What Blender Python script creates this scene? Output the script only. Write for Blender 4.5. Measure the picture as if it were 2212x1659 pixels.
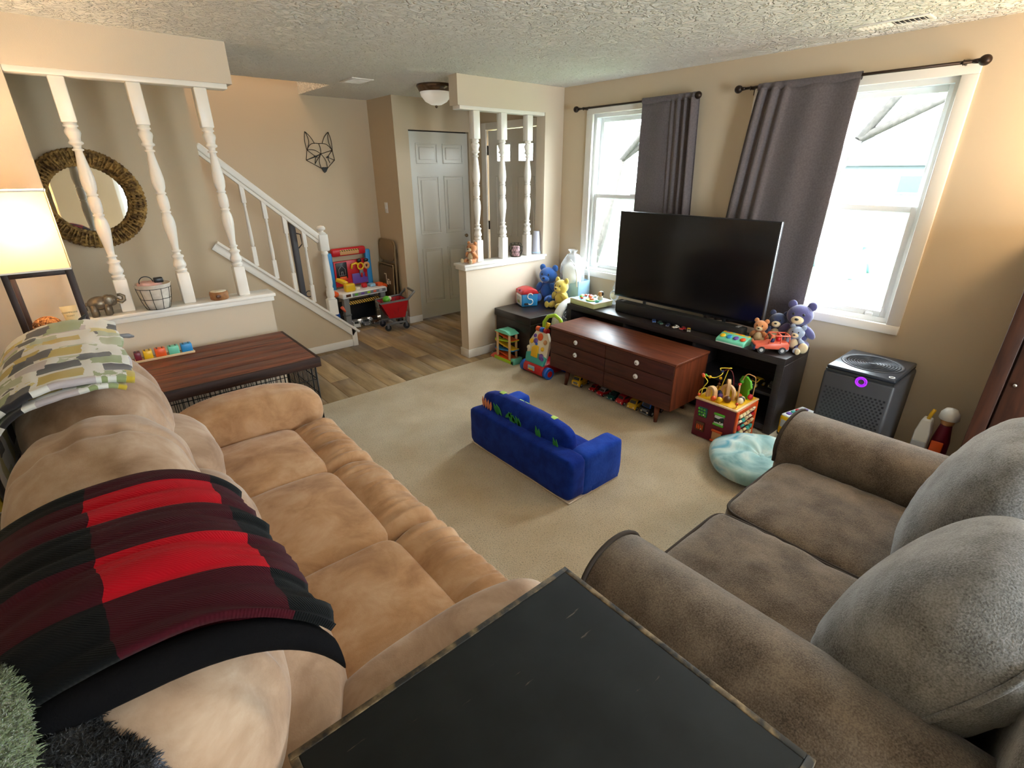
import bpy, bmesh, math, random
from mathutils import Vector, Matrix, Euler, noise
random.seed(7)
SC = bpy.context.scene
COL = SC.collection
for o in list(bpy.data.objects):
    bpy.data.objects.remove(o)
R = math.radians
PI = math.pi

# ------------------------------------------------------------------ camera
CAMH = 1.72687
cam = bpy.data.cameras.new('camera')
cam_o = bpy.data.objects.new('camera', cam)
COL.objects.link(cam_o)
right = Vector((0.76291852, -0.64648477, -0.00357429))
down = Vector((-0.25855909, -0.3000497, -0.91821423))
fwd = Vector((0.59253905, 0.70144681, -0.39606799))
m3 = Matrix((right, -down, -fwd)).transposed()
cam_o.matrix_world = Matrix.Translation((0, 0, CAMH)) @ m3.to_4x4()
cam.sensor_fit = 'HORIZONTAL'
cam.sensor_width = 36.0
cam.lens = 1074.474 / 2212 * 36.0
cam.clip_start = 0.02
cam.clip_end = 300
SC.camera = cam_o

# ------------------------------------------------------------------ view, world, sun
SC.view_settings.view_transform = 'Standard'
SC.view_settings.look = 'None'
SC.view_settings.gamma = 1.0
SC.view_settings.use_curve_mapping = False
SC.view_settings.exposure = 2.42
SC.cycles.max_bounces = 8
SC.cycles.glossy_bounces = 3
SC.cycles.transmission_bounces = 4
SC.cycles.caustics_reflective = False
SC.cycles.caustics_refractive = False
SKY = 7.0
W = bpy.data.worlds.new('sky')
SC.world = W
W.use_nodes = True
bg = W.node_tree.nodes['Background']
bg.inputs[0].default_value = (0.90, 0.955, 1.0, 1)
bg.inputs[1].default_value = SKY


def light(name, kind, loc, energy, color=(1, 1, 1), size=0.1, rot=None, **kw):
    l = bpy.data.lights.new(name, kind)
    l.energy = energy
    l.color = color
    if kind == 'AREA':
        l.shape = 'RECTANGLE'
        l.size, l.size_y = size
    elif kind == 'SUN':
        l.angle = size
    else:
        l.shadow_soft_size = size
    for k, v in kw.items():
        setattr(l, k, v)
    o = bpy.data.objects.new(name, l)
    COL.objects.link(o)
    o.location = loc
    if rot:
        o.rotation_euler = rot
    return o


light('sun', 'SUN', (0, 0, 8), 4.5, (1, .95, .86), R(2), (R(28), R(-38), 0))


def portal(name, loc, size, rot):
    o = light(name, 'AREA', loc, 1, (1, 1, 1), size, rot)
    o.data.cycles.is_portal = True


# windows in the wall x = 3.917 look along +x; the glazed patio door behind the camera looks along -y
portal('window_portal', (4.03, 2.97, 1.49), (1.45, 1.0), (0, R(90), 0))
portal('window_portal', (4.03, 1.355, 1.49), (1.45, 1.1), (0, R(90), 0))
portal('patio_portal', (1.35, -2.58, 1.05), (1.1, 2.1), (R(90), 0, 0))

# ------------------------------------------------------------------ mesh helpers


def wl(o):
    v = Vector((0, 0, 0))
    while o is not None:
        v += o.location
        o = o.parent
    return v


class G:
    """collects faces; build() links them as one mesh object"""

    def __init__(s):
        s.v, s.f, s.sm, s.uv = [], [], [], None

    def add(s, vs, fs, smooth=False, M=None):
        n = len(s.v)
        if M is not None:
            vs = [M @ Vector(v) for v in vs]
        s.v += [tuple(v) for v in vs]
        s.f += [tuple(i + n for i in f) for f in fs]
        s.sm += [smooth] * len(fs)
        return s

    def box(s, a, b, bev=0, seg=2, M=None):
        """box between corners a and b"""
        c = [(p + q) / 2 for p, q in zip(a, b)]
        d = [abs(q - p) / 2 for p, q in zip(a, b)]
        if bev <= 0:
            vs = [(c[0] + i * d[0], c[1] + j * d[1], c[2] + k * d[2]) for i in (-1, 1) for j in (-1, 1) for k in (-1, 1)]
            fs = [(0, 1, 3, 2), (4, 6, 7, 5), (0, 4, 5, 1), (2, 3, 7, 6), (0, 2, 6, 4), (1, 5, 7, 3)]
            return s.add(vs, fs, False, M)
        bm = bmesh.new()
        bmesh.ops.create_cube(bm, size=2)
        for v in bm.verts:
            v.co = Vector((c[0] + v.co.x * d[0], c[1] + v.co.y * d[1], c[2] + v.co.z * d[2]))
        bmesh.ops.bevel(bm, geom=bm.edges[:], offset=min(bev, min(d) * .98), segments=seg, profile=.5, affect='EDGES')
        s.bm(bm, True, M)
        return s

    def bm(s, bm, smooth=False, M=None):
        bm.verts.index_update()
        s.add([v.co.copy() for v in bm.verts], [[v.index for v in f.verts] for f in bm.faces], smooth, M)
        bm.free()
        return s

    def cyl(s, p0, p1, r0, r1=None, n=16, smooth=True):
        r1 = r0 if r1 is None else r1
        p0, p1 = Vector(p0), Vector(p1)
        q = (p1 - p0).to_track_quat('Z', 'Y').to_matrix()
        vs, fs = [], []
        for p, r in ((p0, r0), (p1, r1)):
            for i in range(n):
                a = 2 * PI * i / n
                vs.append(p + q @ Vector((r * math.cos(a), r * math.sin(a), 0)))
        fs = [(i, (i + 1) % n, n + (i + 1) % n, n + i) for i in range(n)]
        s.add(vs, fs, smooth)
        m = len(s.v)
        s.f += [tuple(range(m - 2 * n, m - n))[::-1], tuple(range(m - n, m))]
        s.sm += [False, False]
        return s

    def lathe(s, prof, at=(0, 0, 0), n=24, M=None, smooth=True, sy=1.0):
        """prof: list of (r, z)"""
        vs, fs = [], []
        for r, z in prof:
            for i in range(n):
                a = 2 * PI * i / n
                vs.append(Vector((at[0] + r * math.cos(a), at[1] + sy * r * math.sin(a), at[2] + z)))
        for k in range(len(prof) - 1):
            for i in range(n):
                j = (i + 1) % n
                fs.append((k * n + i, k * n + j, (k + 1) * n + j, (k + 1) * n + i))
        ring = prof[0] == prof[-1]
        if prof[0][0] > 1e-5 and not ring:
            fs.append(tuple(range(n))[::-1])
        if prof[-1][0] > 1e-5 and not ring:
            fs.append(tuple(range((len(prof) - 1) * n, len(prof) * n)))
        return s.add(vs, fs, smooth, M)

    def tube(s, pts, r, n=8, closed=False):
        pts = [Vector(p) for p in pts]
        L = len(pts)
        rs = r if isinstance(r, (list, tuple)) else [r] * L
        vs, fs = [], []
        up = Vector((0, 0, 1))
        for i, p in enumerate(pts):
            if closed:
                t = pts[(i + 1) % L] - pts[i - 1]
            else:
                t = pts[min(i + 1, L - 1)] - pts[max(i - 1, 0)]
            t.normalize()
            a = t.cross(up)
            if a.length < 1e-3:
                a = t.cross(Vector((1, 0, 0)))
            if i and a.dot(pa) < 0:
                a = -a
            a.normalize()
            pa = a
            b = t.cross(a)
            for k in range(n):
                w = 2 * PI * k / n
                vs.append(p + (a * math.cos(w) + b * math.sin(w)) * rs[i])
        for i in range(L if closed else L - 1):
            j = (i + 1) % L
            for k in range(n):
                q = (k + 1) % n
                fs.append((i * n + k, i * n + q, j * n + q, j * n + k))
        if not closed:
            fs += [tuple(range(n))[::-1], tuple(range((L - 1) * n, L * n))]
        return s.add(vs, fs, True)

    def ell(s, c, r, M=None, nu=18, nv=12):
        if not isinstance(r, (list, tuple)):
            r = (r, r, r)
        prof = [(max(math.cos(PI * (k / nv - .5)), 0), math.sin(PI * (k / nv - .5))) for k in range(nv + 1)]
        T = Matrix.Translation(c) @ (M.to_4x4() if M is not None else Matrix.Identity(4)) @ Matrix.Diagonal((r[0], r[1], r[2], 1))
        return s.lathe([(a if a > 1e-6 else 0, b) for a, b in prof], n=nu, M=T)

    def prism(s, poly, a, b, axis='z', bev=0, M=None, smooth=False):
        """extrude a 2-D outline between a and b along axis; outline given in the other two axes"""
        def pt(u, v, w):
            return {'z': (u, v, w), 'y': (u, w, v), 'x': (w, u, v)}[axis]
        bm = bmesh.new()
        lo = [bm.verts.new(pt(u, v, a)) for u, v in poly]
        hi = [bm.verts.new(pt(u, v, b)) for u, v in poly]
        n = len(poly)
        bm.faces.new(lo[::-1])
        bm.faces.new(hi)
        for i in range(n):
            j = (i + 1) % n
            bm.faces.new((lo[i], lo[j], hi[j], hi[i]))
        bmesh.ops.recalc_face_normals(bm, faces=bm.faces[:])
        if bev:
            ed = [e for e in bm.edges if abs(e.calc_face_angle(0)) > .6]
            bmesh.ops.bevel(bm, geom=ed, offset=bev, segments=2, profile=.5, affect='EDGES')
        return s.bm(bm, bool(bev) or smooth, M)

    def grid(s, fn, nu, nv, closed_u=False):
        """surface fn(u, v), u and v in 0..1; keeps uv"""
        n0 = len(s.v)
        if s.uv is None:
            s.uv = {}
        for j in range(nv + 1):
            for i in range(nu + 1):
                s.uv[len(s.v)] = (i / nu, j / nv)
                s.v.append(tuple(fn(i / nu, j / nv)))
        for j in range(nv):
            for i in range(nu):
                a = n0 + j * (nu + 1) + i
                s.f.append((a, a + 1, a + nu + 2, a + nu + 1))
                s.sm.append(True)
        return s

    def rcube(s, c, d, k=6, n=10, puff=(0, 0, 0), wr=0, ws=8, seed=0, M=None, fn=None):
        """rounded, inflated cushion: c centre, d full size, k roundness power, puff extra bulge per axis, wr wrinkle"""
        bm = bmesh.new()
        bmesh.ops.create_cube(bm, size=2)
        bmesh.ops.subdivide_edges(bm, edges=bm.edges[:], cuts=n, use_grid_fill=True)
        for v in bm.verts:
            p = v.co.copy()
            L = (abs(p.x) ** k + abs(p.y) ** k + abs(p.z) ** k) ** (1 / k)
            p = p / L
            q = Vector((p.x * d[0] / 2, p.y * d[1] / 2, p.z * d[2] / 2))
            q.x += puff[0] * p.x * (1 - p.y ** 2) * (1 - p.z ** 2)
            q.y += puff[1] * p.y * (1 - p.x ** 2) * (1 - p.z ** 2)
            q.z += puff[2] * p.z * (1 - p.x ** 2) * (1 - p.y ** 2)
            if fn:
                q = fn(q, p)
            if wr:
                w = noise.noise(Vector((q.x * ws + seed, q.y * ws, q.z * ws))) + .5 * noise.noise(Vector((q.x * ws * 2.3, q.y * ws * 2.3 + seed, q.z * ws * 2.3)))
                q += p.normalized() * w * wr
            v.co = q
        T = Matrix.Translation(c) @ (M.to_4x4() if M is not None else Matrix.Identity(4))
        return s.bm(bm, True, T)

    def build(s, name, m, parent=None, w=True, loc=None, thick=0, off=-1, sub=0):
        """w: vertices are world coordinates (shifted to the parent's place)"""
        me = bpy.data.meshes.new(name)
        if parent is not None and w:
            d = wl(parent)
            vs = [(a - d.x, b - d.y, c - d.z) for a, b, c in s.v]
        else:
            vs = s.v
        me.from_pydata(vs, [], s.f)
        me.polygons.foreach_set('use_smooth', s.sm)
        if s.uv:
            ul = me.uv_layers.new(name='UVMap')
            for lp in me.loops:
                ul.data[lp.index].uv = s.uv.get(lp.vertex_index, (0, 0))
        me.update()
        if not s.uv:
            bm = bmesh.new()
            bm.from_mesh(me)
            bmesh.ops.recalc_face_normals(bm, faces=bm.faces[:])
            bm.to_mesh(me)
            bm.free()
        me.materials.append(MAT[m] if isinstance(m, str) else m)
        o = bpy.data.objects.new(name, me)
        COL.objects.link(o)
        o.parent = parent
        if loc:
            o.location = loc
        if thick:
            md = o.modifiers.new('thickness', 'SOLIDIFY')
            md.thickness = thick
            md.offset = off
        if sub:
            md = o.modifiers.new('smooth', 'SUBSURF')
            md.levels = md.render_levels = sub
        return o


def T(name, label, cat, loc=(0, 0, 0), rz=0, group=None):
    o = bpy.data.objects.new(name, None)
    o.empty_display_size = .05
    COL.objects.link(o)
    o.location = loc
    o.rotation_euler = (0, 0, rz)
    o['label'] = label
    o['category'] = cat
    if group:
        o['group'] = group
    return o


def tag(o, label, cat, group=None):
    o['label'] = label
    o['category'] = cat
    if group:
        o['group'] = group
    return o


def struct(o, label=None):
    o['kind'] = 'structure'
    if label:
        o['label'] = label
    return o


def SE(name, loc=(0, 0, 0), label=None):
    """an Empty for a piece of the setting"""
    o = bpy.data.objects.new(name, None)
    o.empty_display_size = .05
    COL.objects.link(o)
    o.location = loc
    return struct(o, label)


def rot(ax, deg):
    return Matrix.Rotation(R(deg), 4, ax)


def at(p, *ms):
    m = Matrix.Translation(p)
    for k in ms:
        m = m @ k
    return m


def arc(c, r, a0, a1, n=12, plane='xz'):
    out = []
    for i in range(n + 1):
        a = R(a0 + (a1 - a0) * i / n)
        u, v = r * math.cos(a), r * math.sin(a)
        out.append({'xz': (c[0] + u, c[1], c[2] + v), 'yz': (c[0], c[1] + u, c[2] + v), 'xy': (c[0] + u, c[1] + v, c[2])}[plane])
    return out


def text_mesh(name, s, m, parent, M, size=.02, depth=.0006):
    cu = bpy.data.curves.new('lettering', 'FONT')
    cu.body = s
    cu.size = size
    cu.extrude = depth
    cu.align_x = 'CENTER'
    cu.align_y = 'CENTER'
    tmp = bpy.data.objects.new('lettering', cu)
    me = bpy.data.meshes.new_from_object(tmp)
    bpy.data.objects.remove(tmp)
    g = G()
    g.add([v.co.copy() for v in me.vertices], [list(p.vertices) for p in me.polygons], False, M)
    bpy.data.meshes.remove(me)
    return g.build(name, m, parent)


# ------------------------------------------------------------------ materials
MAT = {}


def lin(h):
    h = h.lstrip('#')
    out = []
    for i in (0, 2, 4):
        c = int(h[i:i + 2], 16) / 255
        out.append(c / 12.92 if c <= .04045 else ((c + .055) / 1.055) ** 2.4)
    return (*out, 1)


def base(name):
    m = bpy.data.materials.new(name)
    m.use_nodes = True
    MAT[name] = m
    nt = m.node_tree
    return m, nt, nt.nodes['Principled BSDF']


def nd(nt, t, **kw):
    n = nt.nodes.new('ShaderNode' + t)
    for k, v in kw.items():
        if k.startswith('_'):
            setattr(n, k[1:], v)
        else:
            n.inputs[k.replace('__', ' ')].default_value = v
    return n


def coords(nt, scale=(1, 1, 1), kind='Object', rnd=False, rotv=(0, 0, 0)):
    tc = nd(nt, 'TexCoord')
    mp = nd(nt, 'Mapping')
    mp.inputs['Scale'].default_value = scale
    mp.inputs['Rotation'].default_value = rotv
    nt.links.new(tc.outputs[kind], mp.inputs['Vector'])
    if rnd:
        oi = nd(nt, 'ObjectInfo')
        mu = nd(nt, 'Math', _operation='MULTIPLY')
        mu.inputs[1].default_value = 37.0
        nt.links.new(oi.outputs['Random'], mu.inputs[0])
        cb = nd(nt, 'CombineXYZ')
        for a in 'XYZ':
            nt.links.new(mu.outputs[0], cb.inputs[a])
        nt.links.new(cb.outputs[0], mp.inputs['Location'])
    return mp.outputs['Vector']


def ramp(nt, fac, stops, const=False):
    r = nd(nt, 'ValToRGB')
    el = r.color_ramp.elements
    while len(el) < len(stops):
        el.new(.5)
    for e, (p, c) in zip(el, stops):
        e.position = p
        e.color = lin(c) if isinstance(c, str) else c
    if const:
        r.color_ramp.interpolation = 'CONSTANT'
    nt.links.new(fac, r.inputs['Fac'])
    return r.outputs['Color']


def bump(nt, bs, h, strength, dist=.01):
    b = nd(nt, 'Bump')
    b.inputs['Strength'].default_value = strength
    b.inputs['Distance'].default_value = dist
    nt.links.new(h, b.inputs['Height'])
    nt.links.new(b.outputs[0], bs.inputs['Normal'])


def mat(name, c, rough=.5, metal=0, c2=None, ns=12, nd_=4, contrast=(.35, .65), bs=0, bd=.004, bstr=.5, scale=(1, 1, 1), sheen=0, spec=None, emit=None, es=0, coat=0, trans=0, bscale=None):
    m, nt, b = base(name)
    b.inputs['Base Color'].default_value = lin(c)
    b.inputs['Roughness'].default_value = rough
    b.inputs['Metallic'].default_value = metal
    if spec is not None:
        b.inputs['Specular IOR Level'].default_value = spec
    if sheen:
        b.inputs['Sheen Weight'].default_value = sheen
        b.inputs['Sheen Roughness'].default_value = .5
    if coat:
        b.inputs['Coat Weight'].default_value = coat
        b.inputs['Coat Roughness'].default_value = .1
    if trans:
        b.inputs['Transmission Weight'].default_value = trans
    if emit:
        b.inputs['Emission Color'].default_value = lin(emit)
        b.inputs['Emission Strength'].default_value = es
    if c2 or bs:
        v = coords(nt, scale)
    if c2:
        n = nd(nt, 'TexNoise', Scale=ns, Detail=nd_)
        nt.links.new(v, n.inputs['Vector'])
        col = ramp(nt, n.outputs['Fac'], [(contrast[0], c), (contrast[1], c2)])
        nt.links.new(col, b.inputs['Base Color'])
    if bs:
        vv = coords(nt, bscale) if bscale else v
        n2 = nd(nt, 'TexNoise', Scale=bs, Detail=3)
        nt.links.new(vv, n2.inputs['Vector'])
        bump(nt, b, n2.outputs['Fac'], bstr, bd)
    return m


def wood(name, c1, c2, axis='x', stretch=14, ns=4, rough=.4, bd=.002, c3=None, rnd=False, spec=.4):
    m, nt, b = base(name)
    sc = {'x': (1, stretch, stretch), 'y': (stretch, 1, stretch), 'z': (stretch, stretch, 1)}[axis]
    v = coords(nt, sc, rnd=rnd)
    n = nd(nt, 'TexNoise', Scale=ns, Detail=7, Distortion=.6)
    nt.links.new(v, n.inputs['Vector'])
    st = [(.3, c1), (.62, c2)]
    if c3:
        st.append((.8, c3))
    col = ramp(nt, n.outputs['Fac'], st)
    if rnd:
        oi = nd(nt, 'ObjectInfo')
        hs = nd(nt, 'HueSaturation')
        mr = nd(nt, 'MapRange')
        mr.inputs['To Min'].default_value = .72
        mr.inputs['To Max'].default_value = 1.18
        nt.links.new(oi.outputs['Random'], mr.inputs['Value'])
        nt.links.new(mr.outputs[0], hs.inputs['Value'])
        nt.links.new(col, hs.inputs['Color'])
        col = hs.outputs[0]
    nt.links.new(col, b.inputs['Base Color'])
    b.inputs['Roughness'].default_value = rough
    b.inputs['Specular IOR Level'].default_value = spec
    if bd:
        bump(nt, b, n.outputs['Fac'], .4, bd)
    return m


mat('wall', 'ccb99e', .85, bs=180, bd=.0012, bstr=.35)
mat('wall_lit', 'd6c6b1', .85, bs=180, bd=.0012, bstr=.35)  # same paint as the other walls, lighting difference put into the colour
mat('white_paint', 'ece7df', .35, bs=60, bd=.0005, bstr=.2)
mat('white_vinyl', 'eef0f0', .3)
mat('door_white', 'd9d6ce', .45)
mat('knob_brass', '8a7458', .35, .8)
mat('bronze', '33261f', .4, .6)
mat('dark_bronze', '241d1b', .45, .5)
mat('nickel', '6d5a4c', .25, .9)
mat('black_metal', '14120f', .5, .3)
mat('frost_glass', 'e2e0da', .35, emit='fff2e0', es=.05)
mat('grey_gate', '4a4a50', .5)
mat('rubber', '1b1b1d', .7)
mat('chrome', 'c9c9c9', .2, 1)
mat('mirror', 'dfe3e4', .02, 1)


def glass():
    m, nt, b = base('glass')
    out = nt.nodes['Material Output']
    tr = nd(nt, 'BsdfTransparent')
    tr.inputs[0].default_value = (.93, .97, .98, 1)
    gl = nd(nt, 'BsdfGlossy')
    gl.inputs['Roughness'].default_value = .02
    lw = nd(nt, 'LayerWeight')
    pw = nd(nt, 'Math', _operation='POWER')
    pw.inputs[1].default_value = 4
    nt.links.new(lw.outputs['Facing'], pw.inputs[0])
    fr = nd(nt, 'Math', _operation='MULTIPLY_ADD')
    fr.inputs[1].default_value = .6
    fr.inputs[2].default_value = .04
    nt.links.new(pw.outputs[0], fr.inputs[0])
    mx = nd(nt, 'MixShader')
    nt.links.new(fr.outputs[0], mx.inputs[0])
    nt.links.new(tr.outputs[0], mx.inputs[1])
    nt.links.new(gl.outputs[0], mx.inputs[2])
    nt.links.new(mx.outputs[0], out.inputs['Surface'])
    nt.nodes.remove(b)


glass()


def clear_plastic():
    m, nt, b = base('clear_plastic')
    out = nt.nodes['Material Output']
    tr = nd(nt, 'BsdfTransparent')
    mx = nd(nt, 'MixShader')
    mx.inputs[0].default_value = .3
    b.inputs['Base Color'].default_value = (.85, .9, .95, 1)
    b.inputs['Roughness'].default_value = .2
    nt.links.new(tr.outputs[0], mx.inputs[1])
    nt.links.new(b.outputs[0], mx.inputs[2])
    nt.links.new(mx.outputs[0], out.inputs['Surface'])


clear_plastic()


def ceiling_mat():
    m, nt, b = base('ceiling')
    b.inputs['Base Color'].default_value = lin('f3f0ea')
    b.inputs['Roughness'].default_value = .9
    v = coords(nt)
    n = nd(nt, 'TexNoise', Scale=17, Detail=3, Distortion=2.2)
    nt.links.new(v, n.inputs['Vector'])
    r = ramp(nt, n.outputs['Fac'], [(.42, (0, 0, 0, 1)), (.58, (1, 1, 1, 1))])
    bump(nt, b, r, 1, .016)


ceiling_mat()


def carpet_mat():
    m, nt, b = base('carpet')
    b.inputs['Roughness'].default_value = .95
    b.inputs['Specular IOR Level'].default_value = .1
    b.inputs['Sheen Weight'].default_value = .3
    v = coords(nt)
    n = nd(nt, 'TexNoise', Scale=3.2, Detail=3)
    f = nd(nt, 'TexNoise', Scale=130, Detail=4, Roughness=.7)
    for k in (n, f):
        nt.links.new(v, k.inputs['Vector'])
    c1 = ramp(nt, n.outputs['Fac'], [(.35, 'd6bf9a'), (.65, 'e6d3b3')])
    c2 = ramp(nt, f.outputs['Fac'], [(.28, '7a6a52'), (.48, 'ffffff')])
    mx = nd(nt, 'Mix', _data_type='RGBA', _blend_type='MULTIPLY')
    mx.inputs[0].default_value = .75
    nt.links.new(c1, mx.inputs[6])
    nt.links.new(c2, mx.inputs[7])
    nt.links.new(mx.outputs[2], b.inputs['Base Color'])
    bump(nt, b, f.outputs['Fac'], 1, .012)


carpet_mat()
wood('floor_plank', '7d6648', 'a68b66', 'y', 7, 2.2, .45, .001, 'bea27b', rnd=True)
mat('grout', '6d5f4c', .9)
wood('crate_wood', '3f1f16', '7c4630', 'x', 16, 3.0, .55, .003, '8f5a40')
wood('crate_edge', '22120d', '3a2015', 'x', 16, 3.0, .6, .003)
wood('walnut', '55271a', '77402a', 'y', 12, 3.5, .42, .0006, '85492f')
wood('walnut_side', '54271a', '7a3f28', 'z', 12, 3.5, .45, .0006)
wood('walnut_dark', '3f1c14', '53281c', 'y', 12, 3.5, .5, .0006)
wood('cabinet_wood', '2c1710', '4c2a1b', 'z', 10, 3, .5, .001)
wood('espresso', '1a1413', '2b2322', 'y', 12, 3, .28, .0005)
wood('stand_black', '201b1c', '2e2829', 'y', 20, 4, .42, .0005)
wood('lamp_wood', '1d100b', '36201a', 'z', 12, 4, .5, .0005)
wood('pine', 'd9b483', 'e6c79c', 'x', 8, 8, .5, 0)
wood('pine_z', 'd2a878', 'e3bf92', 'z', 8, 8, .5, 0)


def table_mat():
    m, nt, b = base('black_paint')
    b.inputs['Roughness'].default_value = .72
    b.inputs['Specular IOR Level'].default_value = .22
    v = coords(nt, (6, 60, 60))
    n = nd(nt, 'TexNoise', Scale=1.6, Detail=5)
    n2 = nd(nt, 'TexNoise', Scale=6, Detail=4)
    nt.links.new(v, n.inputs['Vector'])
    nt.links.new(coords(nt), n2.inputs['Vector'])
    c1 = ramp(nt, n2.outputs['Fac'], [(.35, '121312'), (.7, '1d2020')])
    k = ramp(nt, n.outputs['Fac'], [(.70, (0, 0, 0, 1)), (.73, (1, 1, 1, 1))])
    mx = nd(nt, 'Mix', _data_type='RGBA')
    mx.inputs[7].default_value = lin('5d5346')
    nt.links.new(k, mx.inputs[0])
    nt.links.new(c1, mx.inputs[6])
    nt.links.new(mx.outputs[2], b.inputs['Base Color'])
    bump(nt, b, n2.outputs['Fac'], .15, .002)
    # edge strip: paint rubbed through to the wood
    m, nt, b = base('worn_edge')
    b.inputs['Roughness'].default_value = .6
    n = nd(nt, 'TexNoise', Scale=26, Detail=6)
    nt.links.new(coords(nt), n.inputs['Vector'])
    c = ramp(nt, n.outputs['Fac'], [(.44, '15130f'), (.54, '54452f'), (.66, '86704f')])
    nt.links.new(c, b.inputs['Base Color'])


table_mat()


def suede(name, c1, c2, c3, sc=5.0):
    m, nt, b = base(name)
    b.inputs['Roughness'].default_value = .9
    b.inputs['Specular IOR Level'].default_value = .15
    b.inputs['Sheen Weight'].default_value = .3
    b.inputs['Sheen Roughness'].default_value = .35
    v = coords(nt)
    n = nd(nt, 'TexNoise', Scale=sc, Detail=6, Roughness=.62, Distortion=.4)
    f = nd(nt, 'TexNoise', Scale=260, Detail=2)
    for k in (n, f):
        nt.links.new(v, k.inputs['Vector'])
    c = ramp(nt, n.outputs['Fac'], [(.32, c1), (.5, c2), (.7, c3)])
    nt.links.new(c, b.inputs['Base Color'])
    bump(nt, b, f.outputs['Fac'], .25, .002)


suede('suede', '9c7250', 'b48b66', 'c6a280', 6.5)
suede('suede_pale', '947760', 'ad9078', 'c0a892', 6.5)


def woven(name, c1, c2, sc=240):
    m, nt, b = base(name)
    b.inputs['Roughness'].default_value = .95
    b.inputs['Specular IOR Level'].default_value = .1
    b.inputs['Sheen Weight'].default_value = .35
    v = coords(nt)
    n = nd(nt, 'TexNoise', Scale=9, Detail=5)
    f = nd(nt, 'TexNoise', Scale=sc, Detail=3)
    g = nd(nt, 'TexNoise', Scale=34, Detail=4)
    for k in (n, f, g):
        nt.links.new(v, k.inputs['Vector'])
    ad = nd(nt, 'Math', _operation='ADD')
    nt.links.new(f.outputs['Fac'], ad.inputs[0])
    nt.links.new(n.outputs['Fac'], ad.inputs[1])
    hf = nd(nt, 'Math', _operation='MULTIPLY')
    hf.inputs[1].default_value = .5
    nt.links.new(ad.outputs[0], hf.inputs[0])
    c = ramp(nt, hf.outputs[0], [(.36, c1), (.64, c2)])
    nt.links.new(c, b.inputs['Base Color'])
    a2 = nd(nt, 'Math', _operation='ADD')
    nt.links.new(f.outputs['Fac'], a2.inputs[0])
    nt.links.new(g.outputs['Fac'], a2.inputs[1])
    bump(nt, b, a2.outputs[0], .5, .004)


woven('grey_weave', '483b30', '827262')
woven('grey_weave_sheen', '4c4944', '8f8c8a')  # same weave made greyer, the window sheen put into its colour
mat('piping', '3a3029', .9)
mat('curtain', '5d5557', .9, c2='696063', ns=90, sheen=.2, bs=400, bd=.0008)
mat('white_cloth', 'e6e4e2', .9)
mat('blue_plush', '0d267c', .9, c2='143596', ns=16, spec=.1, sheen=.05, bs=120, bd=.003)
mat('blue_plush_side', '163a9c', .9, c2='2049b0', ns=16, spec=.1, sheen=.05, bs=60, bd=.004)
mat('cream_edge', 'd8c8b8', .8)
mat('leaf_print', '2f8a44', .9)
mat('orange_print', 'd98a5c', .9)
mat('lime_print', 'b7d86c', .9)
mat('seagrass', '5b3e1c', .85, c2='b08a4c', ns=26, nd_=6, contrast=(.36, .62), bs=70, bd=.01, bstr=1, scale=(1, 1, 1))
mat('elephant', '6c6052', .35, .55, c2='8d7f6a', ns=30)
mat('linen', 'd8c9a8', .9)
mat('canvas', 'cfc6b8', .9, c2='e0d8cc', ns=30)
mat('pink_cloth', 'd0a9a6', .9)
mat('cork', '8a5a34', .6, c2='a06f42', ns=40)
mat('rope_ball', '8a5026', .8, c2='b98048', ns=60, contrast=(.4, .6), bs=90, bd=.01, bstr=1)
mat('cream_label', 'efd9a8', .6)
mat('ink', '6a5f55', .6)
mat('candle_pink', 'c49a9d', .6)
mat('vase_grey', 'b9b7c6', .35)
mat('tv_black', '07070c', .18, coat=.3)
mat('tv_bezel', '1b1b1f', .35)
mat('silver', 'b8bac0', .3, .9)
mat('soundbar', '131313', .8)
mat('chair_tan', '8c7657', .45, .35)
mat('chair_tan_dark', '6a573d', .5, .3)
mat('dark_grey_plastic', '5d5d60', .5)
mat('mid_grey_plastic', '7b7a78', .5)
mat('purifier_black', '3c3b3e', .45)
mat('purifier_top', '2c3038', .3)
mat('purple_glow', '7a18b0', .5, emit='a020f0', es=.22)
mat('grass', '2c3a22', .95, c2='4a5a3a', ns=.6, nd_=6)
mat('bark', '2a2724', .9, c2='3a3632', ns=20)
mat('leaf', '3c4a34', .8)
mat('siding', '5c6468', .8)
mat('roofing', '3a3c40', .9)
mat('road', '4a4a4c', .9)
mat('fuzzy_dark', '17171b', .95, c2='8f93a2', ns=7, nd_=3, contrast=(.6, .72), sheen=.1, bs=160, bd=.02, bstr=1)
mat('fuzzy_green', '6b7a50', .95, c2='84946a', ns=12, sheen=.6, bs=160, bd=.02, bstr=1)
for n_, c_ in dict(red='c01822', orange='e2581c', yellow='e8b81a', lemon='ecd94a', green='5cb531', lime='a8d02c', teal='3fa9a0', mint='74d0b0', blue='1d62c4', sky='2f8fd0', navy='1c2a58', purple='6a4aa0',
                   pink='d66a9a', maroon='6a1228', cream='ece0c4', white='ecebe8', grey='7d7d80', dark='1c1c20', tan='cf9a66', coral='e0664c', olive='8f9a3a', dgreen='1e5a50', ltgrey='b5b6ba', pale='d3d9a0', brown='5e3a22', ltblue='9cc4dc', ivory='e6d3a8').items():
    mat('p_' + n_, c_, .35, spec=.5)
for n_, c_ in dict(blue='2a63b4', yellow='dcc25a', tan='cf8a56', navy='2b3558', lilac='4c4a7c', ice='8e9cb4', cream='dcc9a4').items():
    mat('f_' + n_, c_, .95, c2=None, sheen=.5, bs=220, bd=.004)


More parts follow.
